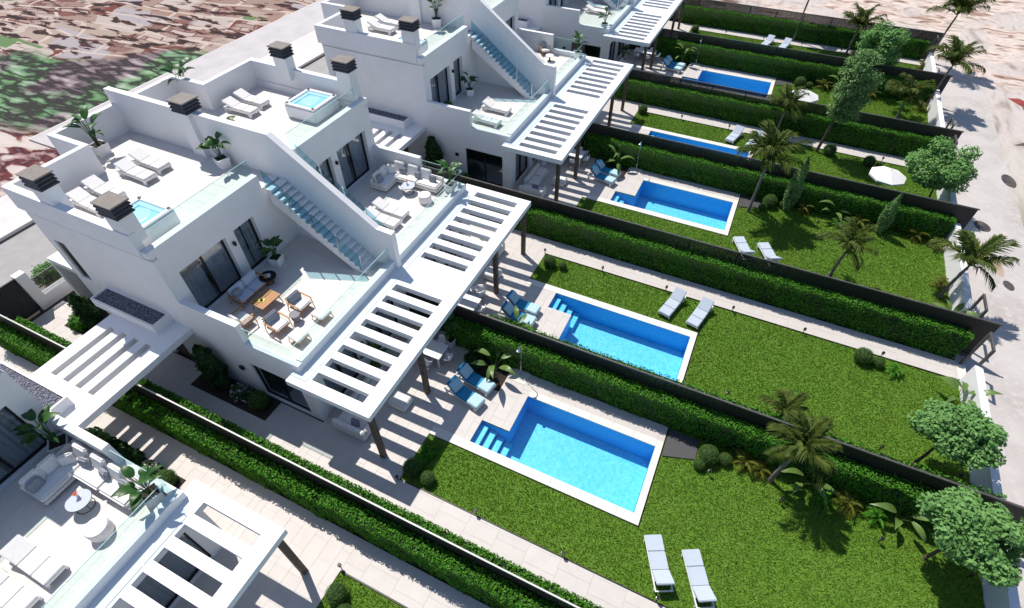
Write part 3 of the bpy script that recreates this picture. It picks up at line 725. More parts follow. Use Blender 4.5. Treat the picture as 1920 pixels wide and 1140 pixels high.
# ------------------------------------------------------------------ furniture
def bx(*b,o=(0,0,0)): return MB(o).box(*b)
def seg_rot(m,c,size,pitch,mi=0): return m.obox(c,size,Matrix.Rotation(pitch,3,'Y'),mi)
def lounger(name,kind):
    """foot end towards +x, origin on the floor at the centre"""
    t=thing(name,'lounger','lounger'); L,Wd=1.86,.62; h=.26
    fm={'lawn':WPAINT,'deck':WPAINT,'roof':WPAINT}[kind]; cm={'lawn':LAWNC,'deck':BLUE,'roof':FABW}[kind]
    f=MB()
    if kind=='roof':
        f.box(-L/2,L/2,-Wd/2,-Wd/2+.06,h-.09,h).box(-L/2,L/2,Wd/2-.06,Wd/2,h-.09,h).box(-L/2,-L/2+.06,-Wd/2+.06,Wd/2-.06,h-.09,h).box(L/2-.06,L/2,-Wd/2+.06,Wd/2-.06,h-.09,h)
        for k in range(7): f.box(-L/2+.1+.25*k,-L/2+.24+.25*k,-Wd/2+.06,Wd/2-.06,h-.03,h-.005)
    else:
        f.box(-L/2,L/2,-Wd/2,-Wd/2+.04,h-.06,h).box(-L/2,L/2,Wd/2-.04,Wd/2,h-.06,h).box(-L/2,-L/2+.04,-Wd/2+.04,Wd/2-.04,h-.06,h).box(L/2-.04,L/2,-Wd/2+.04,Wd/2-.04,h-.06,h)
        f.box(-.6,L/2-.04,-Wd/2+.04,Wd/2-.04,h-.03,h-.005)
    f.build('frame',fm,t)
    for sx in(-1,1):
        for sy in(-1,1):
            q=.07 if kind=='roof' else .04
            MB().box(sx*(L/2-.12)-q,sx*(L/2-.12)+q,sy*(Wd/2-q/2)-q/2,sy*(Wd/2-q/2)+q/2,0,h-.06).build('leg',fm,t)
    tilt={'lawn':rad(33),'deck':rad(42),'roof':rad(22)}[kind]; bl=.66
    hx=-L/2+bl; th=.075
    m=MB(); seg_rot(m,(hx-math.cos(tilt)*bl/2,0,h+.04+math.sin(tilt)*bl/2),(bl,Wd-.02,th),tilt); m.build('back_cushion',cm,t,bevel=.02)
    m=MB(); seg_rot(m,(hx-math.cos(tilt)*bl/2,0,h-.015+math.sin(tilt)*bl/2),(bl,Wd-.04,.025),tilt)
    p=Vector((hx-math.cos(tilt)*bl*.75,0,h+math.sin(tilt)*bl*.75)); m.tube([(p.x,-.2,p.z),(p.x+.08,-.2,h-.05)],.012,6).tube([(p.x,.2,p.z),(p.x+.08,.2,h-.05)],.012,6)
    m.build('back_support',fm,t)
    xm=hx+(L/2-hx)*.52
    bx(hx+.008,xm-.006,-Wd/2+.01,Wd/2-.01,h+.003,h+th).build('seat_cushion',cm,t,bevel=.02)
    if kind=='deck':
        bx(xm+.006,L/2-.005,-Wd/2+.01,Wd/2-.01,h+.003,h+.15).build('foot_cushion',PBLUE,t,bevel=.03)
        m=MB(); seg_rot(m,(hx-math.cos(tilt)*.30-math.sin(tilt)*-.075,0,h+.04+math.sin(tilt)*.30+.085),(.50,Wd-.05,.07),tilt); m.build('head_pillow',PBLUE,t,bevel=.025)
    else: bx(xm+.006,L/2-.005,-Wd/2+.01,Wd/2-.01,h+.003,h+th).build('foot_cushion',cm,t,bevel=.02)
    return t
LG=lounger('sun_lounger','lawn'); GRP='pale loungers on the lawns'
PL=['','the nearest','the second','the third','the fourth','the fifth','the farthest']
for (x,y,a,lb) in [(1.9,7.9,117,'pale cushioned lounger on the nearest lawn, the one closer to the pool'),
    (3.25,7.98,118,'pale cushioned lounger on the nearest lawn, the one farther from the pool'),
    (-.65,20.35,-104,'pale lounger on the second lawn, the one closer to the villa'),
    (.75,20.25,-103,'pale lounger on the second lawn, the one closer to the boundary wall'),
    (1.9,26.3,117,'pale lounger behind the fence on the third lawn, nearer the pool'),
    (3.25,26.36,118,'pale lounger behind the fence on the third lawn, farther from the pool'),
    (-.65,38.6,-104,'pale lounger on the fourth lawn beside the path light'),
    (.75,38.45,-103,'pale lounger on the fourth lawn, partly behind the palm fronds'),
    (-.75,57.2,-104,'pale lounger on the farthest lawn, left one of two'),
    (.75,57.1,-103,'pale lounger on the farthest lawn, right one of two')]:
    put(LG,USED,lb,(x,y,-.045),rad(a),GRP)
LD=lounger('pool_lounger','deck')
for i,(p1,p2) in {1:((-7.5,11.1,-12),(-7.45,11.95,-9)),2:((-7.45,17.0,-5),(-7.35,16.2,-3)),3:((-7.5,29.5,-12),(-7.45,30.35,-9)),5:((-7.5,47.9,-12),(-7.45,48.7,-9))}.items():
    for k,p in enumerate((p1,p2)):
        put(LD,USED,f'blue lounger with ice blue cushions on the {ORD[i]} pool deck, {"nearer the camera" if (k==0)==(i!=2) else "farther from the camera"}',(p[0],p[1],0),rad(p[2]),'blue loungers on the pool decks')
LR=lounger('daybed','roof')
for (x,y,z,a,lb) in [(-23.1,8.95,RF,-3,'white three-cushion daybed on the nearest roof, hard by the chimneys'),
    (-23.35,9.8,RF,-3,'white daybed with raised back on the nearest roof, second from the chimneys'),
    (-23.3,11.3,RF,-2,'white daybed in the middle of the nearest roof, nearer the camera'),
    (-23.45,12.15,RF,-2,'white daybed in the middle of the nearest roof, nearer the stair wall'),
    (-23.5,17.65,RF,0,'white daybed on the hot tub roof behind the stair wall, nearer the camera'),
    (-23.65,18.55,RF,0,'white daybed on the hot tub roof behind the stair wall, nearer the rear parapet'),
    (-23.3,29.7,RF,-2,'white daybed on the roof with two front chimneys at the top, nearer one'),
    (-23.4,30.7,RF,-2,'white daybed on the roof at the top, nearer the tall wall'),
    (-14.6,-1.1,F1,0,'large white daybed on the foreground terrace beside the pouf'),
    (-14.5,-1.95,F1,0,'white daybed at the lower left corner of the photo'),
    (-14.75,17.15,F1,-2,'white daybed on the corner sofa terrace beside the stair wall, upper one'),
    (-14.7,16.35,F1,-2,'white daybed behind the sloping stair wall, half seen through glass'),
    (-14.7,28.9,F1,-2,'white daybed with raised back on the terrace behind the second passage'),
    (-14.6,27.3,F1,-4,'white daybed by the glass corner of the third villa terrace'),
    (-14.7,48.0,F1,-4,'white daybed on the topmost terrace, nearer the camera'),
    (-15.0,49.0,F1,-4,'white daybed on the topmost terrace, farther from the camera')]:
    put(LR,USED,lb,(x,y,z),rad(a),'white daybeds on terraces and roofs')

# square white pots with broad-leaved plants
def leaf_blade(L,W,droop,mat,name='leaf'):
    vs=[];fs=[];n=8
    for k in range(n+1):
        t=k/n; w=W*math.sin(PI*min(1,.06+.94*t)**.8)*.5 if t<1 else 0.0
        x=L*t*math.cos(droop*t*.6); z=-L*t*math.sin(droop*t*.6)*t
        vs+=[(x,-w,z+.25*w),(x,0,z),(x,w,z+.25*w)]
    for k in range(n):
        b=3*k; fs+=[(b,b+3,b+4,b+1),(b+1,b+4,b+5,b+2)]
    return MB().add(vs,fs).mesh(name,mat,smooth=True)
LB=[leaf_blade(.50,.27,.7,LEAF_S),leaf_blade(.42,.24,.9,LEAF_S),leaf_blade(.56,.27,.5,LEAF_S)]
BN=[leaf_blade(.95,.30,.9,LEAF_N),leaf_blade(.75,.26,.7,LEAF_N),leaf_blade(.85,.24,1.1,LEAF_N)]
def broad_plant(t,z0,n,h,blades,rr,spread=.27,stemmat=LEAF_S):
    for k in range(n):
        a=2*PI*k/n+rr.uniform(-.4,.4); hh=h*rr.uniform(.55,1.0); rr_=spread*rr.uniform(.35,1)*(1.25-.6*hh/h)
        p=(rr_*math.cos(a),rr_*math.sin(a),z0+hh)
        st=MB().tube([(0.03*math.cos(a),.03*math.sin(a),z0),(p[0]*.45,p[1]*.45,z0+hh*.6),p],[.014,.011,.007],5).build('stem',stemmat,t)
        lf=link('leaf',blades[k%len(blades)],st,p,(rr.uniform(-.3,.3),-rr.uniform(.15,.95),a))
def potted(seed,n=9,h=.85,pot=(.24,.20,.42)):
    rr=random.Random(seed); t=thing('potted_plant','p','plant')
    a,b,hh=pot; m=MB()
    m.add([(-b,-b,0),(b,-b,0),(b,b,0),(-b,b,0),(-a,-a,hh),(a,-a,hh),(a,a,hh),(-a,a,hh),(-a+.03,-a+.03,hh),(a-.03,-a+.03,hh),(a-.03,a-.03,hh),(-a+.03,a-.03,hh),(-a+.03,-a+.03,hh-.05),(a-.03,-a+.03,hh-.05),(a-.03,a-.03,hh-.05),(-a+.03,a-.03,hh-.05)],
      [(3,2,1,0)]+[(j,(j+1)%4,4+(j+1)%4,4+j) for j in range(4)]+[(4+j,4+(j+1)%4,8+(j+1)%4,8+j) for j in range(4)]+[(8+j,8+(j+1)%4,12+(j+1)%4,12+j) for j in range(4)])
    m.build('pot',WPAINT,t)
    MB().box(-a+.03,a-.03,-a+.03,a-.03,hh-.10,hh-.04).build('soil',SOIL,t)
    broad_plant(t,hh-.05,n,h,LB,rr); return t
PP=[potted(3,13,1.0),potted(5,11,.9)]
for k,(x,y,z,sc,lb) in enumerate([(-26.35,11.9,RF,1.25,'potted plant behind the rear parapet of the nearest roof'),
    (-20.55,13.5,RF,1.1,'potted plant on the nearest roof against the tall stair wall'),
    (-26.75,17.35,RF,1.35,'tall potted plant on the hot tub roof behind the party wall chimney'),
    (-20.9,14.6,RF,1.15,'potted plant on the hot tub roof, only leaf tips above the wall'),
    (-20.5,31.95,RF,1.25,'potted plant at the top against the tall wall of the third villa roof'),
    (-17.3,11.85,F1,1.05,'potted plant between terrace doors and stair above the teak terrace'),
    (-13.05,20.15,F1,1.1,'potted plant at the glass corner beside the corner sofa'),
    (-13.15,1.72,F1,1.1,'potted plant at the glass corner of the foreground terrace'),
    (-17.35,1.65,F1,1.2,'potted plant beside the foreground sliding door'),
    (-17.3,30.15,F1,1.05,'potted plant beside the doors of the third villa terrace'),
    (-12.95,38.75,F1,1.1,'potted plant at the glass corner of the fourth villa terrace'),
    (-12.95,44.95,F1,1.1,'potted plant at the glass corner of the topmost terrace'),
    (-9.55,13.45,0,1.15,'potted plant under the nearest pergola beside the dining table'),
    (-11.75,29.7,0,1.1,'potted plant by the windows under the third pergola'),
    (-11.8,10.65,0,1.0,'potted plant by the windows under the nearest pergola'),
    (-9.5,32.0,0,1.1,'potted plant at the hedge end under the third pergola'),
    (-11.8,36.0,0,1.0,'potted plant by the windows under the fourth pergola'),
    (-11.7,47.4,0,1.1,'potted plant by the windows under the topmost pergola')]):
    put(PP[k%2],USED,lb,(x,y,z),k*1.3,'white square planters with broad leaves',sc)
# topiary ball in a pot, small umbrella tree
def ball_np(r,n,leaf,squash=1.0,jit=.5,core=True):
    P=R.normal(0,1,(n,3)); P/=np.linalg.norm(P,axis=1)[:,None]
    rr=r*R.uniform(.90,1.05,n)[:,None]; Q=P*rr*np.array([1,1,squash])
    v,f=leaf_quads(Q,P,R.uniform(leaf*.7,leaf*1.3,n),R.uniform(leaf*.5,leaf*.9,n),jit)
    parts=[(v,f,1)]
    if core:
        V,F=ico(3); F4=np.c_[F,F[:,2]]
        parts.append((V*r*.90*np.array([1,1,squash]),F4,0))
    return parts
def np_obj(name,parts,mats,z=0.0):
    tri=[p for p in parts]; V=[];F=[];Mi=[];o=0
    a=[p for p in parts if len(p[1][0])==4 and (p[1][0][3]!=p[1][0][2])]; b=[p for p in parts if p not in a] if False else []
    V,F,Mi=join_np(parts); V=V+np.array([0,0,z])
    me=bpy.data.meshes.new(name)
    faces=[tuple(f) if f[3]!=f[2] else tuple(f[:3]) for f in F.tolist()]
    me.from_pydata(V.tolist(),[],faces)
    for m in mats: me.materials.append(m)
    me.polygons.foreach_set('material_index',Mi.astype(np.int32)); me.update()
    return me
BALL=np_obj('box_ball',ball_np(1.0,2600,.085),[CORE,BOXB],.93)
def box_ball(x,y,r,lb,z=-.05): return tag(link('box_ball',BALL,None,(x,y,z),R.uniform(0,6),r),lb,'shrub','clipped box balls')
for a in [(2.64,12.68,.40,'large clipped box ball beside the pump cover of the nearest garden'),(3.30,12.85,.26,'small box ball in front of the hedge, right of the large nearest one'),
    (2.42,12.22,.24,'small box ball in front of the large nearest one by the pump cover'),
    (-7.72,7.22,.36,'dark box ball in the shaded lawn corner of the nearest garden'),(-6.95,7.12,.29,'small box ball at the path corner of the nearest lawn'),
    (-7.55,2.3,.36,'box ball at the bottom edge, in the foreground lawn corner'),(-7.0,1.95,.28,'smaller box ball at the bottom edge beside the foreground one'),
    (-7.42,20.55,.36,'box ball at the lawn corner of the second garden'),(-6.70,20.65,.24,'smaller box ball beside the second lawn corner one'),
    (8.09,20.72,.40,'large box ball by the path of the second garden'),(8.78,20.72,.26,'small box ball by the path of the second garden'),
    (2.65,31.3,.42,'box ball before the hedge beside the third pump cover'),(3.45,31.55,.27,'small box ball before the hedge of the third garden'),(2.35,30.75,.25,'small box ball in front of the third pump cover ball'),
    (8.08,38.85,.38,'box ball by the path near the parasol of the fourth garden'),(8.7,38.8,.22,'tiny box ball beside the fourth garden parasol path'),(5.6,39.2,.42,'dark ball shrub by the trunk of the tall fourth garden tree'),
    (2.75,49.4,.42,'box ball before the hedge behind the fifth garden parasol'),(3.5,49.5,.26,'small box ball behind the fifth garden parasol'),
    (-7.6,39.5,.36,'box ball at the lawn corner of the fourth garden'),(-7.5,57.5,.36,'box ball at the lawn corner of the farthest garden')]: box_ball(*a)
t=thing('topiary_pot','dark topiary ball in a pot by the third villa terrace doors','plant',(-17.25,27.2,F1))
MB().lathe([(.16,0),(.2,.3),(.17,.3),(.17,.26),(0,.26)],n=16).build('pot',WPAINT,t); link('foliage',BALL,t,(0,0,.25),0,.34)

# hot tubs
def hot_tub():
    t=thing('hot_tub','t','hot tub'); a=.92
    m=MB(); m.box(-a,a,-a,a,0,.66); sh=m.mesh('shell',SHELL,bevel=.04); 
    link('shell',sh,t)
    m=MB(); q=a-.02; r=a-.17
    m.add([(-q,-q,.67),(q,-q,.67),(q,q,.67),(-q,q,.67),(-q,-q,.74),(q,-q,.74),(q,q,.74),(-q,q,.74),(-r,-r,.74),(r,-r,.74),(r,r,.74),(-r,r,.74),(-r+.05,-r+.05,.665),(r-.05,-r+.05,.665),(r-.05,r-.05,.665),(-r+.05,r-.05,.665)],
      [(j,(j+1)%4,4+(j+1)%4,4+j) for j in range(4)]+[(4+j,4+(j+1)%4,8+(j+1)%4,8+j) for j in range(4)]+[(8+j,8+(j+1)%4,12+(j+1)%4,12+j) for j in range(4)])
    m.build('rim',WPAINT,t)
    m=MB(); m.box(-r+.04,r-.04,-r+.04,r-.04,.662,.668); m.build('basin',SPAB,t)
    m=MB(); m.lathe([(.5,.67),(.46,.69),(.25,.675)],n=24); m.box(-r+.06,r-.06,r-.25,r-.06,.668,.695).box(-r+.06,-r+.25,-r+.06,r-.26,.668,.695); m.build('moulded_seat',SHELL,t,smooth=True)
    MB().add([(-r+.01,-r+.01,.712),(r-.01,-r+.01,.712),(r-.01,r-.01,.712),(-r+.01,r-.01,.712)],[(0,1,2,3)]).build('water_surface',SPAW,t)
    for x,y in((-.8,-.8),(.8,-.8),(.8,.8),(-.8,.8)): MB().lathe([(.07,.735),(.07,.77),(.05,.775),(0,.775)],(x,y,0),12).build('headrest',FRAME,t)
    return t
HT=hot_tub()
put(HT,USED,'white hot tub behind the chimney on the nearest roof',(-19.95,8.85,RF),0,'hot tubs on the roofs')
put(HT,USED,'white hot tub beside the chimneys on the roof behind the stair wall',(-20.15,19.15,RF),0,'hot tubs on the roofs')
put(HT,USED,'hot tub mostly hidden behind the front chimney of the third villa roof',(-19.75,27.25,RF),0,'hot tubs on the roofs')

# corner sofas
def corner_sofa(s):
    t=thing('corner_sofa','c','sofa'); o=(0,0,0)
    def B(*b): return MB(o,s).box(*b)
    B(-1.7,1.7,.0,.85,.10,.24).build('base',FABW,t,bevel=.02); B(-1.7,-.75,-1.0,-.003,.10,.24).build('base',FABW,t,bevel=.02)
    for a,b in((-.74,.47),(.48,1.69)): B(a,b,-.03,.69,.243,.44).build('seat_cushion',FABW,t,bevel=.06)
    B(-1.54,-.75,-1.0,.69,.243,.44).build('seat_cushion',FABW,t,bevel=.05)
    B(-1.7,1.7,.70,.85,.245,.60).build('backrest',FABW,t,bevel=.04); B(-1.7,-1.55,-1.0,.69,.245,.60).build('backrest',FABW,t,bevel=.04)
    def pil(x,y,z,rz,mat,sz=.46,n='pillow'):
        m=MB(o,s); m.obox((x,s*0+y,z),(sz,.15,sz*.92),Matrix.Rotation(rz,3,'Z')@Matrix.Rotation(rad(-18),3,'X')); m.build(n,mat,t,bevel=.05,seg=3)
    for x in(-.9,-.05,.75): pil(x,.60,.66,0,FABW,.62,'back_cushion')
    for y in(-.1,-.65): pil(-1.43,y,.66,rad(90),FABW,.55,'back_cushion')
    pil(-.55,.42,.60,rad(8),FABG,.40); pil(.35,.42,.60,rad(-8),FABG,.38); pil(1.25,.45,.60,rad(5),FABG,.40); pil(-1.25,-.72,.6,rad(95),FABG,.44); pil(-1.15,.25,.62,rad(50),FABW,.44)
    for x,y in((-1.62,.78),(1.62,.78),(1.62,.08),(-1.62,-.92),(-.82,-.92)): MB(o,s).tube([(x,y,0),(x,y,.11)],.014,8).build('leg',DARKM,t)
    return t
CS=corner_sofa(1)
put(CS,USED,'white corner sofa with grey pillows on the foreground terrace',(-15.2,1.1,F1),0,'white corner sofas')
put(CS,USED,'white corner sofa with grey pillows on the terrace beyond the stair wall',(-15.2,19.48,F1),0,'white corner sofas')
def lounge_set(i):      # big outdoor sofa under the pergola
    s=s_(i); t=thing('garden_sofa',f'white garden sofa under the {ORD[i]} pergola','sofa',(-10.9,Y(i,8.9),0),0,'white sofas under the pergolas')
    o=(-10.9,8.9,0)
    def B(*b): return MB(o,s).box(*b)
    B(-11.7,-10.9,8.2,10.3,.05,.36).build('base',FABW,t,bevel=.03); B(-11.7,-10.15,7.4,8.19,.05,.36).build('base',FABW,t,bevel=.03)
    B(-11.7,-11.5,8.2,10.3,.365,.68).build('backrest',FABW,t,bevel=.04); B(-11.7,-10.15,7.4,7.6,.365,.66).build('backrest',FABW,t,bevel=.04)
    B(-10.33,-10.15,7.61,8.18,.365,.58).build('armrest',FABW,t,bevel=.04)
    for a in(8.25,9.3): B(-11.48,-10.93,a,a+.98,.365,.46).build('seat_cushion',FABW,t,bevel=.04)
    B(-11.4,-10.35,7.63,8.15,.365,.46).build('seat_cushion',FABW,t,bevel=.04)
    m=MB(o,s); m.obox((-10.75,7.78,.6),(.42,.14,.38),Matrix.Rotation(rad(-18),3,'X')); m.build('pillow',FABG,t,bevel=.05)
    q=thing('ottoman',f'white square ottoman under the edge of the {ORD[i]} pergola','ottoman',(-9.85,Y(i,9.65),0),0,'white ottomans')
    bx(-.42,.42,-.36,.36,.04,.30).build('base',FABW,q,bevel=.03); bx(-.41,.41,-.35,.35,.303,.40).build('cushion',FABW,q,bevel=.04)
for i in(1,2,3,5): lounge_set(i)
def dining(i):
    s=s_(i); y=Y(i,12.4)
    t=thing('dining_table',f'white dining table under the {ORD[i]} pergola','table',(-10.2,y,0),0,'dining tables under the pergolas')
    bx(-.95,.95,-.45,.45,.68,.73).build('table_top',WPAINT,t,bevel=.01)
    for a in(-.85,.85):
        for b in(-.37,.37): bx(a-.03,a+.03,b-.03,b+.03,0,.68).build('leg',WPAINT,t)
    for k,(dx,dy,r) in enumerate(((-.5,-.62,90),(.42,-.64,95),(-.5,.64,-90),(.42,.62,-86),(1.12,0,180))):
        put(CH,USED,f'white shell chair at the {ORD[i]} dining table, {["inner near side","outer near side","inner far side","outer far side","garden end"][k]}',(-10.2+dx,y+dy,0),rad(r),'shell chairs at the dining tables')
def shell_chair():
    t=thing('dining_chair','c','chair')
    vs=[];fs=[];n=9
    prof=[(.24,.42),(.05,.40),(-.17,.43),(-.24,.55),(-.27,.76)]
    for j,(x,z) in enumerate(prof):
        for k in range(n):
            u=-1+2*k/(n-1); w=.23-.02*abs(j-1); e=abs(u)**2.5
            vs.append((x+.10*e*(j>2),u*w,z+.10*e*(1 if j<3 else .2)))
    for j in range(len(prof)-1):
        for k in range(n-1): fs.append((j*n+k,j*n+k+1,(j+1)*n+k+1,(j+1)*n+k))
    o=MB().add(vs,fs).build('seat_shell',WPAINT,t,smooth=True); md=o.modifiers.new('s','SOLIDIFY'); md.thickness=.015
    for a in(-1,1):
        for b in(-1,1): MB().tube([(a*.12,b*.12,.40),(a*.2,b*.2,0)],[.012,.009],6).build('leg',TEAK,t)
    return t
CH=shell_chair()
for i in(1,2,0,3,4,5): dining(i)
t=thing('tub_chair','white tub armchair beside the blue loungers of the second garden','armchair',(-9.85,16.85,0),rad(140))
m=MB()
vs=[];fs=[];n=16
for j,(r,z) in enumerate(((.26,.10),(.36,.22),(.40,.42),(.42,.62))):
    for k in range(n):
        a=2*PI*k/n; zz=z-(.24*max(0,math.cos(a))*(j==3))-(.1*max(0,math.cos(a))*(j==2)); vs.append((r*math.cos(a),r*math.sin(a),zz))
for j in range(3):
    for k in range(n): fs.append((j*n+k,j*n+(k+1)%n,(j+1)*n+(k+1)%n,(j+1)*n+k))
o=m.add(vs,fs).build('shell',WPAINT,t,smooth=True); o.modifiers.new('s','SOLIDIFY').thickness=.04
MB().lathe([(0,.28),(.34,.28),(.35,.36),(.3,.40),(0,.40)],n=20).build('seat_cushion',FABW,t,smooth=True); MB().lathe([(.2,0),(.24,.12)],n=16).build('base',WPAINT,t)

# round tables, poufs
def ring(m,r,z,tk,n=24): return m.tube([(r*math.cos(2*PI*k/n),r*math.sin(2*PI*k/n),z) for k in range(n+1)],tk,6,cap=False)
def coffee():
    t=thing('coffee_table','c','table')
    MB().lathe([(0,.40),(.36,.40),(.36,.425),(0,.425)],n=28).build('table_top',M('table_glass',(0.55,0.60,0.68),0.15,spec=0.6),t)
    ring(MB(),.36,.41,.012).build('rim',DARKM,t); ring(MB(),.26,.012,.012).build('base_ring',DARKM,t)
    for a in(0,2.09,4.19): MB().tube([(.26*math.cos(a),.26*math.sin(a),.01),(.34*math.cos(a),.34*math.sin(a),.40)],.010,6).build('leg',DARKM,t)
    return t
CT=coffee()
def flower(lb,x,y,z):
    t=thing('flower_vase',lb,'vase',(x,y,z),0,'orange flowers in vases')
    MB().lathe([(.03,0),(.045,.05),(.02,.12),(.025,.14)],n=12).build('vase',WPAINT,t,smooth=True)
    for k in range(7):
        a=k*.9; m=MB(); m.obox((.045*math.cos(a),.045*math.sin(a),.19+.012*(k%3)),(.07,.035,.012),Matrix.Rotation(a,3,'Z')@Matrix.Rotation(.5,3,'Y')); m.build('petal',ORANGE,t)
def pouf(lb,x,y,z): 
    t=thing('pouf',lb,'pouf',(x,y,z),0,'round white poufs')
    MB().lathe([(.32,.02),(.335,.08),(.335,.40),(.31,.435),(0,.44)],n=32).build('body',FABW,t,smooth=True); MB().lathe([(.30,0),(.30,.03)],n=32).build('plinth',DARKM,t)
for tag_,dy in(('foreground',0),('farther corner sofa',18.45)):
    put(CT,USED,f'round glass coffee table before the {tag_} {"corner sofa" if dy==0 else "terrace"}'.replace('farther corner sofa terrace','corner sofa beyond the stair wall'),(-14.95,.62+dy,F1),0,'round glass coffee tables')
    flower('orange flowers on the coffee table of the '+('foreground terrace' if dy==0 else 'terrace beyond the stair wall'),-15.05,.70+dy,F1+.43)
    pouf('round white pouf on the '+('foreground terrace' if dy==0 else 'terrace beyond the stair wall'),-13.75,.28+dy+.02,F1)

# teak set
def teak_seat(name,w,cush,back):
    """faces +x, width along y"""
    t=thing(name,'s','armchair'); d=.66; b=MB()
    for sy in(-1,1):
        y=sy*w/2
        m=MB(); m.tube([(d/2,y,0),(d/2-.05,y,.50)],[.018,.022],8).tube([(-d/2-.08,y,0),(-d/2+.05,y,.50)],[.018,.022],8); m.box(-d/2,d/2,y-.03,y+.03,.50,.53); m.build('side_frame',TEAK,t)
    m=MB(); m.box(-d/2+.02,d/2-.04,-w/2+.03,w/2-.03,.20,.24)
    for k in range(4): m.obox((-d/2-.02-.02*k,0,.34+.1*k),(.02,w-.06,.05),Matrix.Rotation(-.2,3,'Y'))
    m.build('seat_frame',TEAK,t)
    n=2 if w>1 else 1
    for k in range(n):
        a=-w/2+.04+(w-.08)*k/n; e=-w/2+.04+(w-.08)*(k+1)/n
        bx(-d/2+.10,d/2-.03,a+.005,e-.005,.245,.37).build('seat_cushion',cush,t,bevel=.035)
        m=MB(); m.obox((-d/2+.06,(a+e)/2,.55),(.13,e-a-.02,.42),Matrix.Rotation(-.25,3,'Y')); m.build('back_cushion',back,t,bevel=.045,seg=3)
    return t
o=teak_seat('teak_sofa',1.55,FABB,FABB); o['category']='sofa'; put(o,USED,'teak sofa with pale blue cushions before the sliding doors',(-16.95,9.85,F1),0)
m=MB(); m.obox((-.12,-.5,.52),(.13,.4,.36),Matrix.Rotation(-.3,3,'Y')); m.build('pillow',FABG,o,bevel=.05)
A1=teak_seat('teak_armchair',.72,FABW,FABW)
put(A1,USED,'teak armchair with white cushions turning its slatted back to the camera',(-16.0,8.45,F1),rad(84),'teak armchairs')
A2=teak_seat('teak_armchair',.72,FABW,FABG)
put(A2,USED,'teak armchair with grey back cushion, nearer the stair',(-14.45,10.12,F1),rad(-4),'teak armchairs')
put(A2,USED,'teak armchair with grey back cushion, nearer the terrace corner',(-14.5,8.85,F1),rad(-6),'teak armchairs')
def stool():
    t=thing('teak_footstool','f','footstool')
    bx(-.33,.33,-.29,.29,.27,.36).build('cushion',FABW,t,bevel=.03); bx(-.31,.31,-.27,.27,.22,.265).build('frame',TEAK,t)
    for a in(-1,1):
        for b in(-1,1): MB().tube([(a*.26,b*.24,.23),(a*.33,b*.28,0)],[.02,.015],8).build('leg',TEAK,t)
    return t
FS=stool()
put(FS,USED,'white cushioned teak footstool before the armchair nearer the stair',(-13.35,10.08,F1),rad(-4),'teak footstools'); put(FS,USED,'white cushioned teak footstool before the armchair nearer the terrace corner',(-13.4,8.75,F1),rad(-6),'teak footstools')
t=thing('teak_table','slatted teak coffee table with a yellow dish on the nearest terrace','table',(-15.85,9.65,F1),rad(-3))
for k in range(6): bx(-.37+.124*k,-.37+.124*k+.118,-.50,.50,.40,.435).build('slat',TEAK,t)
bx(-.34,.34,-.46,.46,.355,.398).build('apron',TEAK,t)
for a in(-1,1):
    for b in(-1,1): MB().tube([(a*.28,b*.40,.38),(a*.36,b*.47,0)],[.028,.018],8).build('leg',TEAK,t)
t=thing('dish','yellow dish with a dark pot on the teak coffee table','dish',(-15.9,9.5,F1+.436),rad(30))
bx(-.13,.13,-.1,.1,0,.02).build('plate',YELLOW,t,bevel=.005); MB().lathe([(.05,.021),(.065,.06),(.045,.10),(0,.10)],n=14).build('pot',DARKM,t,smooth=True)
t=thing('side_table','round grey drum side table between the grey-backed armchairs','table',(-14.2,9.5,F1))
MB().lathe([(0,.38),(.22,.38),(.22,.40),(0,.40)],n=24).build('table_top',GREYT,t); MB().lathe([(.13,0),(.18,.2),(.16,.375)],n=20).build('base',GREYT,t,smooth=True)
t=thing('fire_bowl','round black bowl table with white flowers beside the teak sofa','table',(-16.75,10.75,F1))
MB().lathe([(0,.36),(.36,.36),(.36,.40),(.30,.40),(.30,.385),(0,.385)],n=28).build('tray',FRAME,t); MB().lathe([(.18,0),(.14,.2),(.22,.355)],n=20).build('base',WOODD,t,smooth=True)
m=MB()
for k in range(9):
    a=k*.7; m.obox((.09*math.cos(a),.09*math.sin(a),.43+.015*(k%3)),(.12,.05,.01),Matrix.Rotation(a,3,'Z')@Matrix.Rotation(.4,3,'Y'))
m.build('flowers',PETAL,t)
# fourth terrace: two small armchairs, a low table
put(A2,USED,'small armchair with grey cushion on the fourth villa terrace',(-15.4,38.4,F1),rad(-50),'teak armchairs')
t=thing('side_table','small round table on the fourth villa terrace','table',(-14.6,37.4,F1)); MB().lathe([(0,.38),(.3,.38),(.3,.41),(0,.41)],n=24).build('table_top',WPAINT,t); MB().lathe([(.16,0),(.05,.06),(.05,.375)],n=16).build('base',DARKM,t)

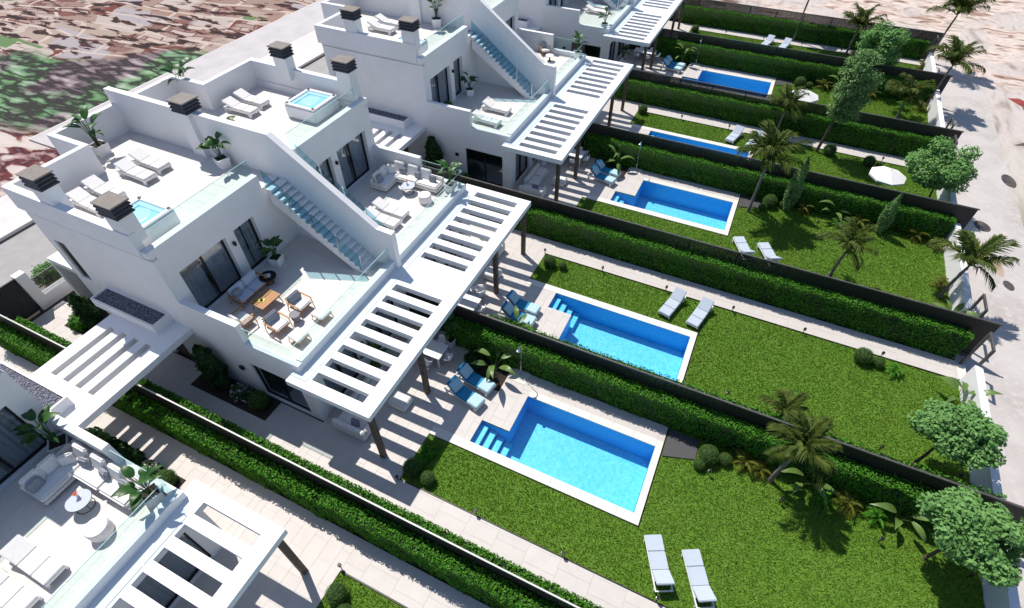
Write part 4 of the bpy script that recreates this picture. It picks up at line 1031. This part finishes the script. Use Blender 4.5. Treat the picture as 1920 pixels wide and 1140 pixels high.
# path lights, showers, parasols
def path_light():
    t=thing('path_light','p','light'); MB().tube([(0,0,0),(0,0,.30)],.018,8).build('stem',DARKM,t)
    MB().lathe([(.05,.28),(.065,.30),(.065,.40),(.055,.42),(0,.42)],n=14).build('head',DARKM,t,smooth=True); MB().lathe([(.05,.345),(.067,.35),(.067,.375),(.05,.38)],n=14).build('lens',CHROME,t); return t
PLT=path_light(); NTH=['first','second','third','fourth','fifth','sixth']
for i in range(7):
    for k,x in enumerate((-8.02,-4.66,-1.2,2.17,5.52,8.92)):
        if i==0 and k>0: continue
        put(PLT,USED,f'black path light on the path edge of the {ORD[i]} garden, {NTH[k]} from the villa',(x,Y(i,6.62 if k==0 and i!=2 else 6.76),-.05),0,'path lights along the lawns')
    if i in(1,2,3,4):
        for k,x in enumerate((2.84,5.49,8.88,11.65)):
            put(PLT,USED,f'black spot light by the plants of the {ORD[i]} garden, {NTH[k]} from the pool',(x,Y(i,12.05),-.05),0,'path lights along the lawns')
def shower():
    t=thing('outdoor_shower','s','shower'); bx(-.4,.4,-.35,.35,0.002,.02).build('tray',COPE,t)
    m=MB(); m.tube([(0,.1,.02),(0,.1,2.1),(0,.02,2.14),(0,-.2,2.12)],.022,8); m.build('pole',CHROME,t); MB().lathe([(.085,2.06),(.085,2.085),(.02,2.11)],(0,-.2,0),14).build('shower_head',CHROME,t); MB().tube([(0,.07,1.0),(0,.0,1.0)],.02,8).build('tap',CHROME,t); return t
SH=shower()
for i in(1,3,5): put(SH,USED,f'slim steel shower by the hedge of the {ORD[i]} pool deck',(-5.8,Y(i,13.15),0),0,'outdoor showers')
def parasol():
    t=thing('parasol','p','parasol'); n=8; r=1.02
    vs=[(0,0,2.42)]+[(r*math.cos(2*PI*k/n),r*math.sin(2*PI*k/n),2.02) for k in range(n)]+[(r*math.cos(2*PI*k/n),r*math.sin(2*PI*k/n),1.92) for k in range(n)]+[(0,0,2.39)]
    fs=[(0,1+k,1+(k+1)%n) for k in range(n)]+[(1+k,1+n+k,1+n+(k+1)%n,1+(k+1)%n) for k in range(n)]
    MB().add(vs[:-1],fs).build('canopy',FABW,t); MB().tube([(0,0,0),(0,0,2.5)],.022,8).build('pole',WPAINT,t); MB().lathe([(.28,0),(.28,.05),(.05,.08)],n=20).build('base',GREYT,t)
    for k in range(n):
        a=2*PI*k/n; MB().tube([(.03*math.cos(a),.03*math.sin(a),2.37),(r*.98*math.cos(a),r*.98*math.sin(a),2.0)],.008,5).build('rib',GREYT,t)
    return t
UM=parasol(); put(UM,USED,'open white parasol on the fourth lawn beside the broad tree',(8.4,34.35,-.05),.2,'white parasols'); put(UM,USED,'open white parasol on the fifth lawn beside the palm',(3.0,43.1,-.05),.5,'white parasols')

# ------------------------------------------------------------------ palms, trees and shrubs
def frond_mesh(L,drop,rr,mat,nl=26,lw=.036,ll=.46,name='frond'):
    V=[];F=[]
    pts=[]
    for k in range(13):
        t=k/12; a=.55-drop*t; 
        pts.append((0,0,0) if k==0 else (pts[-1][0]+L/12*math.cos(a),0,pts[-1][2]+L/12*math.sin(a)))
    m=MB().tube(pts,[.020-.016*k/12 for k in range(13)],5)
    for k in range(nl):
        t=.10+.90*k/(nl-1); q=t*12; i=min(int(q),11); u=q-i
        p=np.array(pts[i])*(1-u)+np.array(pts[i+1])*u; d=np.array(pts[i+1])-np.array(pts[i]); d/=np.linalg.norm(d)
        l=ll*(math.sin(PI*min(1,.18+.82*t))**.6+.12)*rr.uniform(.85,1.1)
        for sy in(-1,1):
            dirn=d*(.95+.6*t)+np.array([0,sy*.85,.35+rr.uniform(-.35,.3)]); dirn/=np.linalg.norm(dirn)
            mid=p+dirn*l*.5; tip=p+dirn*l+np.array([0,0,-.42*l-rr.uniform(0,.14)])
            wv=np.cross(dirn,np.array([0,0,1])); wv/=np.linalg.norm(wv)+1e-6; wv=wv*lw*rr.uniform(.8,1.2)+np.array([0,0,lw*.35])
            m.add([tuple(p-wv*.4),tuple(p+wv*.4),tuple(mid+wv),tuple(mid-wv),tuple(tip)],[(0,1,2,3),(3,2,4)])
    me=bpy.data.meshes.new(name); me.from_pydata(m.v,[],m.f); me.materials.append(mat); me.update(); return me
rr=random.Random(4)
FR=[frond_mesh(1.0,d,rr,LEAF_P,nl=26,lw=.019,ll=.36) for d in(.65,.95,1.3,.8)]
def palm(lb,x,y,h,L,n,lean,seed,grp='feather palms in the gardens',z=-.05):
    q=random.Random(seed); t=thing('palm_tree',lb,'palm',(x,y,z),0,grp)
    pts=[];k=10
    for j in range(k+1):
        u=j/k; pts.append((lean[0]*u*u,lean[1]*u*u,h*u))
    rs=[.115-.04*min(1,u*3) +.012*math.sin(j*2.5) for j,u in enumerate([j/k for j in range(k+1)])]
    MB().tube(pts,rs,9).build('trunk',PBARK,t,smooth=True)
    top=pts[-1]
    MB().tube([top,(top[0]+lean[0]*.1,top[1]+lean[1]*.1,top[2]+.32)],[.062,.03],8).build('crownshaft',LEAF_S,t,smooth=True)
    for j in range(n):
        a=2.399*j+q.uniform(-.3,.3); lev=j/n
        pit=-(1.0-.92*lev)+q.uniform(-.15,.15)
        link('frond',FR[j%4],t,(top[0],top[1],top[2]+.18+.08*(1-lev)),(q.uniform(-.3,.3),pit,a),L*q.uniform(.85,1.1))
    return t
for a in [('palm with dark feathery fronds in the nearest garden, before the hedge',5.07,12.83,2.25,1.5,13,(.22,.08),1),
    ('dark spiky palm behind the fence of the second garden',4.75,14.95,1.35,1.0,12,(.05,.1),2),
    ('tall palm beside the third pool',1.63,30.26,3.3,2.0,16,(.05,.1),3),
    ('low palm on the third lawn just behind the fence',6.45,26.2,1.75,1.5,11,(.1,0),4),
    ('palm overhanging the boundary wall of the third garden',11.66,26.95,2.15,1.8,11,(.1,-.1),5),
    ('slender palm by the path of the fourth garden, left of the tall tree',2.0,40.6,1.75,1.6,14,(.05,0),6),
    ('leaning palm by the boundary wall of the fifth garden',12.05,50.1,2.9,2.1,14,(.25,.2),7),
    ('bushy low palm on the fifth lawn near the boundary wall',9.95,46.9,1.35,1.75,16,(0,0),8),
    ('palm by the path of the farthest garden, left of the pale tree',6.0,58.0,2.1,1.9,15,(.1,0),9),
    ('tallest palm at the outer corner of the farthest garden, top right',12.4,58.5,3.9,2.3,18,(.3,.2),10),
    ('slender palm trunk crossing the farthest hedge, crown above the photo',1.35,59.45,5.2,2.0,15,(.2,.1),11)]: palm(*a)
# broad leaved trees
def tree(lb,x,y,h,rx,ry,rz,n,leafmat,seed,leaf=.17,off=(0,0),trunk=.055,name='broadleaf_tree',z=-.05,blob=26):
    global R
    q=np.random.RandomState(seed); t=thing(name,lb,'tree',(x,y,z),0,None)
    cz=h; ctr=np.array([off[0],off[1],cz])
    m=MB(); fork=np.array([off[0]*.35,off[1]*.35,cz-rz*.75])
    m.tube([(0,0,0),tuple(fork*np.array([.5,.5,.5])+np.array([.03,0,0])),tuple(fork)],[trunk*1.25,trunk,trunk*.8],8)
    blobs=[]
    for k in range(blob):
        d=q.normal(0,1,3); d/=np.linalg.norm(d); rad_=q.uniform(.45,.80)
        c=ctr+d*np.array([rx,ry,rz])*rad_; blobs.append((c,q.uniform(.26,.42)*min(rx,ry,rz)**.6))
        if k<11: m.tube([tuple(fork),tuple((fork+c)/2+q.normal(0,.06,3)),tuple(c)],[trunk*.5,trunk*.3,.008],5)
    m.build('trunk',BARK,t,smooth=True)
    per=n//blob; parts=[]
    for c,r in blobs:
        P=q.normal(0,1,(per,3)); P/=np.linalg.norm(P,axis=1)[:,None]
        Q=c+P*(r*q.uniform(.55,1.12,per)[:,None])*np.array([1.15,1.15,.8])
        nr=P*.6+np.array([0,0,.7]); v,f=leaf_quads(Q,nr,q.uniform(leaf*.6,leaf*1.25,per),q.uniform(leaf*.45,leaf*.8,per),.45); parts.append((v,f,0))
    v,f,mi=join_np(parts); link('crown',np_mesh('crown',v,f,[leafmat],mi),t)
    return t
tree('broad light green tree at the lower right corner of the nearest garden',10.37,12.15,2.95,1.85,1.5,1.0,12000,LEAF_B,21,leaf=.165,off=(.05,-.1),blob=44)
tree('round light green tree on a short trunk by the boundary wall of the second garden',10.1,15.95,2.6,1.6,1.35,1.05,9500,LEAF_B,22,leaf=.165,off=(.25,.1),blob=38)
tree('broad light green tree by the fourth boundary wall, over the white parasol',11.3,35.3,2.7,2.0,1.7,1.6,12000,LEAF_B,23,leaf=.18,off=(-.35,.2),blob=46)
tree('pale green tree behind the tall slim tree, between fifth and farthest garden',7.5,51.6,3.1,1.85,1.7,2.35,11000,LEAF_B,24,leaf=.19,off=(.0,.2),blob=48)
tree('tall slim tree with drooping foliage on the path edge of the fourth garden',4.85,39.3,4.75,1.35,1.2,2.75,12000,LEAF_C,25,leaf=.15,off=(.5,.1),trunk=.09,blob=70)
def cypress(lb,x,y,h,r,n,seed,z=-.05):
    q=np.random.RandomState(seed); t=thing('cypress',lb,'tree',(x,y,z),0,'slim cypresses by the hedges')
    MB().tube([(0,0,0),(0,0,h*.9)],[.05,.015],7).build('trunk',BARK,t)
    u=q.uniform(0,1,n); a=q.uniform(0,2*PI,n); rr_=r*np.sin(PI*np.clip(.08+.92*u,0,1)**.75)**.8*(.85+.2*np.sin(a*3+u*9))*q.uniform(.72,1.05,n)
    P=np.c_[rr_*np.cos(a),rr_*np.sin(a),.12+u*h*.97]; nr=np.c_[np.cos(a),np.sin(a),np.full(n,.35)]
    v,f=leaf_quads(P,nr,q.uniform(.08,.17,n),q.uniform(.04,.08,n),.4); link('foliage',np_mesh('foliage',v,f,[LEAF_C]),t)
cypress('slim dark cypress before the third hedge, right of the box balls',3.65,31.35,3.7,.45,3200,31)
cypress('shorter slim cypress before the third hedge, near its right end',8.75,31.35,2.7,.38,2600,32)
# golden shrubs with arching fronds, banana plants, leafy shrubs
YF=[frond_mesh(.58,d,rr,LEAF_Y,nl=13,lw=.013,ll=.20,name='frond') for d in(1.3,1.7,2.0)]
GF=[frond_mesh(.55,d,rr,LEAF_H,nl=13,lw=.013,ll=.19,name='frond') for d in(1.3,1.7,2.0)]
def frond_shrub(lb,x,y,fr,n,sc,seed,grp,z=-.05):
    q=random.Random(seed); t=thing('fern_shrub',lb,'shrub',(x,y,z),0,grp)
    for j in range(n):
        a=2.399*j; link('frond',fr[j%3],t,(0,0,.05+.25*sc*(j/n)),(q.uniform(-.3,.3),-(1.1*j/n)+q.uniform(-.1,.1),a),sc*q.uniform(.8,1.15))
for k,(x,y,sc,kind,lb) in enumerate([(4.05,13.1,1.15,0,'golden fern shrub before the nearest hedge, left of the palm'),(4.62,13.0,1.0,0,'golden fern shrub hard left of the nearest palm trunk'),
    (7.75,13.0,1.35,0,'golden fern shrub before the nearest hedge, right of the palm'),(8.75,12.95,1.1,1,'green fern shrub right of the golden one in the nearest garden'),(6.9,12.75,1.0,1,'green fern shrub in the palm shade of the nearest garden'),
    (11.55,12.75,1.0,1,'green fern shrub at the lower right wall of the nearest garden'),
    (4.6,31.6,1.3,0,'golden fern shrub right of the slim dark cypress, third garden'),(7.6,31.45,1.4,0,'golden fern shrub before the third hedge, left of the shorter cypress'),(6.6,31.0,1.0,1,'green fern shrub before the third hedge'),
    (10.6,31.6,1.3,0,'golden fern shrub before the third hedge, right of the shorter cypress'),(11.7,31.2,1.2,0,'golden fern shrub at the hedge end of the third garden'),(11.75,27.8,1.2,0,'golden fern shrub at the boundary wall behind the third palm'),(11.5,25.6,1.1,0,'golden fern shrub at the boundary wall before the third palm'),
    (7.2,15.6,.9,0,'golden fern shrub tips behind the fence of the second garden'),(9.6,15.3,1.0,1,'green fern shrub below the round tree of the second garden'),(11.5,15.6,1.1,0,'golden fern shrub at the wall corner of the second garden'),
    (9.45,20.55,1.0,1,'bushy fern shrub by the path of the second garden'),(4.9,15.6,.9,1,'green fern shrub beside the dark palm of the second garden'),
    (4.6,49.7,1.5,0,'golden fern shrub before the fifth hedge, left of the tall tree'),(8.1,49.7,1.4,0,'golden fern shrub before the fifth hedge, right of the tall tree'),(11.6,49.0,1.4,0,'golden fern shrub near the leaning palm of the fifth garden'),(11.7,45.3,1.4,0,'golden fern shrub at the wall end of the fifth lawn'),
    (10.3,48.6,1.3,1,'green fern shrub behind the bushy palm of the fifth garden'),(6.6,57.6,1.2,0,'golden fern shrub at the foot of the farthest garden palm'),(12.0,57.5,1.3,0,'golden fern shrub at the corner of the farthest garden'),
    (2.7,41.0,1.0,1,'green fern shrub by the slender palm of the fourth garden'),(10.4,33.9,1.0,0,'golden fern shrub below the broad tree of the fourth garden')]):
    frond_shrub(lb,x,y,YF if kind==0 else GF,15,sc*.82,k+50,'golden and green fern shrubs')
def banana(lb,x,y,n,h,seed,z=-.05,spread=.5):
    t=thing('banana_plant',lb,'plant',(x,y,z),0,'banana plants in the beds'); broad_plant(t,0,n,h,BN,random.Random(seed),spread,LEAF_N)
for k,(x,y,n,h,lb) in enumerate([(-6.95,12.85,7,1.25,'banana plant in the dark bed beside the nearest blue loungers'),(6.15,13.15,6,.85,'banana plant before the nearest hedge, right of the palm trunk'),(9.45,13.2,6,.85,'banana plant before the nearest hedge, left of the broad tree'),
    (-7.0,31.2,7,1.25,'banana plant in the bed beside the third blue loungers'),(6.2,31.6,6,1.1,'banana plant before the third hedge'),(11.75,19.75,8,1.2,'banana plant at the path end of the second garden'),(-6.9,49.6,7,1.3,'banana plant in the bed beside the fifth blue loungers'),
    (11.7,24.9,7,1.0,'banana plant at the boundary wall of the third garden'),(-6.9,15.3,5,.95,'banana leaves rising behind the fence beside the second blue loungers'),(5.8,49.7,6,1.2,'banana plant before the fifth hedge')]): banana(lb,x,y,n,h,k+90)
def bush_np(rx,ry,rz,n,leaf,mat,seed,core=True,petals=0):
    q=np.random.RandomState(seed); P=q.normal(0,1,(n,3)); P/=np.linalg.norm(P,axis=1)[:,None]; P[:,2]=np.abs(P[:,2])*.98+q.uniform(-.3,.02,n)
    l=.82+.12*np.sin(P[:,0]*7+seed)*np.sin(P[:,1]*6)+q.uniform(-.12,.14,n)
    Q=P*l[:,None]*np.array([rx,ry,rz]); parts=[]
    v,f=leaf_quads(Q,P+np.array([0,0,.35]),q.uniform(leaf*.6,leaf*1.3,n),q.uniform(leaf*.45,leaf*.85,n),.5); parts.append((v,f,1))
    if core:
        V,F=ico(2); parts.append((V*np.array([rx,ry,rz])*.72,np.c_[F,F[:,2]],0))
    if petals:
        k=q.choice(n,petals); Pq=np.repeat(Q[k]*1.06,9,0)+q.normal(0,.035,(petals*9,3)); v,f=leaf_quads(Pq,np.tile(np.array([0,-.3,1.0]),(len(Pq),1)),np.full(len(Pq),.05),np.full(len(Pq),.045),.6); parts.append((v,f,2))
    return np_obj('foliage',parts,[CORE,mat,PETAL],0.0)
def bush(name,lb,cat,x,y,z,rx,ry,rz,n,leaf,mat,seed,petals=0,grp=None): return tag(link(name,bush_np(rx,ry,rz,n,leaf,mat,seed,True,petals),None,(x,y,z)),lb,cat,grp)
bush('box_shrub','loose light green shrub in the lawn corner by the nearest pergola','shrub',-7.55,8.15,.12,.36,.36,.30,700,.10,LEAF_H,1)
bush('box_shrub','second light green shrub in the shaded corner of the nearest lawn','shrub',-7.65,7.65,.12,.30,.32,.28,600,.10,LEAF_H,2)
bush('bed_shrub','round dark shrub in the bed behind the nearest blue loungers','shrub',-8.05,12.95,.15,.50,.46,.55,900,.10,LEAF_D,3)
bush('bed_shrub','round dark shrub in the bed behind the third blue loungers','shrub',-8.05,31.3,.15,.50,.46,.55,900,.10,LEAF_D,4)
bush('bed_shrub','flowering white shrub behind the fence of the second garden','shrub',4.4,15.45,.05,.42,.35,.42,600,.09,LEAF_S,5,26)
def creeper_mesh(seed,rx=.6,ry=.42,h=2.75,n=3200):
    q=np.random.RandomState(seed+300); u=q.uniform(0,1,n); a=q.uniform(0,2*PI,n)
    pr=(.62+.38*np.sin(PI*np.clip(u*1.02,0,1)**.8))*(1-.55*np.clip((u-.8)/.2,0,1))*(.86+.16*np.sin(a*3+u*11)+.10*np.sin(a*5-u*23))*q.uniform(.7,1.12,n)
    P=np.c_[pr*rx*np.cos(a),pr*ry*np.sin(a),.1+u*h]; nr=np.c_[np.cos(a),np.sin(a),np.full(n,.45)]
    v,f=leaf_quads(P,nr,q.uniform(.09,.2,n),q.uniform(.05,.11,n),.55); return np_mesh('foliage',v,f,[LEAF_D])
# planting along the side passages
for i in(1,3,5):
    wds={1:'nearest',3:'second',5:'farther'}[i]
    structure(MB((0,0,0)).box(-18.9,-14.6,min(Y(i,6.45),Y(i,7.48)),max(Y(i,6.45),Y(i,7.48)),-.08,.035).build('planting_bed',SOIL))
    tag(link('wall_creeper',creeper_mesh(i),None,(-17.5,Y(i,7.02),-.05)),f'dark columnar climber against the side wall of the {wds} passage','climber','columnar climbers')
    bush('hydrangea',f'hydrangea with pale flowers at the {wds} passage wall','shrub',-16.35,Y(i,6.98),.2,.55,.42,.5,900,.10,LEAF_S,i+7,48,'hydrangeas')
    box_ball(-15.3,Y(i,6.98),.42,f'low box ball at the foot of the {wds} passage wall',-.02)
for k,(x,y,r_,lb) in enumerate([(-19.9,2.75,.75,'feathery green bush beside the foreground terrace'),(-18.9,2.75,.7,'feathery dark bush beside the foreground terrace wall'),(-18.0,2.75,.55,'low bush next to the foreground hydrangea')]):
    bush('passage_shrub',lb,'shrub',x,y,.2,r_,.45,.85-.1*k,1500,.14,LEAF_C if k==0 else LEAF_D,k+20)
bush('hydrangea','hydrangea with pink flowers beside the foreground terrace glass','shrub',-16.9,2.75,.25,.5,.38,.5,800,.10,LEAF_S,27,44,'hydrangeas')
box_ball(-16.0,2.75,.38,'box ball in the passage below the foreground terrace corner',-.02)
structure(MB().box(-20.6,-15.5,2.3,3.1,-.08,.035).build('planting_bed',SOIL))
# rear bed and street front of the nearest villa
tag(link('wall_creeper',creeper_mesh(9,.5,.4,2.3),None,(-25.5,6.95,-.05)),'dark columnar shrub below the tall slot window, by the gravel planter','climber','columnar climbers')
bush('bed_shrub','bright green round shrub on the entrance path of the nearest villa','shrub',-26.5,6.75,.2,.62,.5,.55,1100,.11,LEAF_H,33)
structure(MB().box(-27.3,-22.2,6.35,7.48,-.08,.03).build('planting_bed',SOIL))
for k in(0,2,4):
    yb=4.85+PW*k; nm={0:'nearest',2:'second',4:'farther'}[k]
    t=thing('entrance_gate',f'dark louvred pedestrian gate at the street end of the {nm} passage','gate',(-29.4,yb+.95,0),0,'louvred entrance gates')
    og=(-29.4,yb+.95,0)
    f=MB(og); f.box(-29.44,-29.36,yb+.2,yb+.27,.05,2.1).box(-29.44,-29.36,yb+1.68,yb+1.75,.05,2.1).box(-29.44,-29.36,yb+.27,yb+1.68,2.02,2.1).box(-29.44,-29.36,yb+.27,yb+1.68,.05,.13); f.build('frame',FRAME,t)
    for q in range(24): MB(og).box(-29.43,-29.37,yb+.27,yb+1.68,.15+.078*q,.205+.078*q).build('louver',ANTH,t)
    t=thing('street_wall',f'white street wall with mesh panel beside the {nm} entrance gate','wall',(-29.5,yb+4,0),0,'white street walls'); og=(-29.5,yb+4,0)
    MB(og).box(-29.7,-29.3,yb+1.77,yb+2.25,-.1,2.15).build('pillar',WHITE,t); MB(og).box(-29.7,-29.3,yb+2.25,yb+9.0,-.1,.62).build('low_wall',WHITE,t)
    m=MB(og)
    for q in range(26): m.box(-29.55,-29.52,yb+2.27+.055*q,yb+2.295+.055*q,.62,1.5)
    stuff(m.build('mesh_panel',ANTH,t)); MB(og).box(-29.57,-29.5,yb+2.25,yb+3.75,1.5,1.56).build('rail',CAPR,t)
    bush('street_shrub',f'light green shrub behind the street wall of the {nm} passage','shrub',-30.6,yb+3.3,.5,.75,.75,.85,1100,.14,LEAF_B,k+40,0,'street shrubs')
def patch(pts,mat,nm='ground_patch',z=-.126): structure(MB().add([(x,y,z) for x,y in pts],[tuple(range(len(pts)))]).build(nm,mat))
def oval(cx,cy,a,b,rot,n=14): return [(cx+a*math.cos(2*PI*k/n)*math.cos(rot)-b*math.sin(2*PI*k/n)*math.sin(rot),cy+a*math.cos(2*PI*k/n)*math.sin(rot)+b*math.sin(2*PI*k/n)*math.cos(rot)) for k in range(n)]
DARKP=M('dark_patch',(0.05,0.045,0.05),0.9,noise=(2,(0.12,0.10,0.09),0.4,0.7)); REDS=M('red_smear',(0.30,0.05,0.04),0.9,noise=(1.5,(0.16,0.03,0.03),0.4,0.7)); BRN=M('brown_patch',(0.42,0.33,0.25),0.9)
patch(oval(14.4,34.8,.42,.55,.3),DARKP); patch(oval(15.1,29.6,.25,.4,.2),DARKP); patch(oval(14.75,31.2,.28,1.0,.1),BRN); patch(oval(16.5,41.0,.4,.8,.1),DARKP)
patch([(18.1,54.6),(18.9,54.9),(19.6,54.2),(20.2,52.8),(20.3,51.6),(19.5,52.2),(18.9,53.4)],REDS,z=-.15); patch([(18.9,53.3),(19.5,52.1),(19.9,49.5),(19.3,47.6),(18.2,46.6),(17.5,46.4),(18.3,47.2),(18.9,48.6),(19.1,50.6)],DARKP,z=-.146)  # flat red and black patches added in place of a blurred object
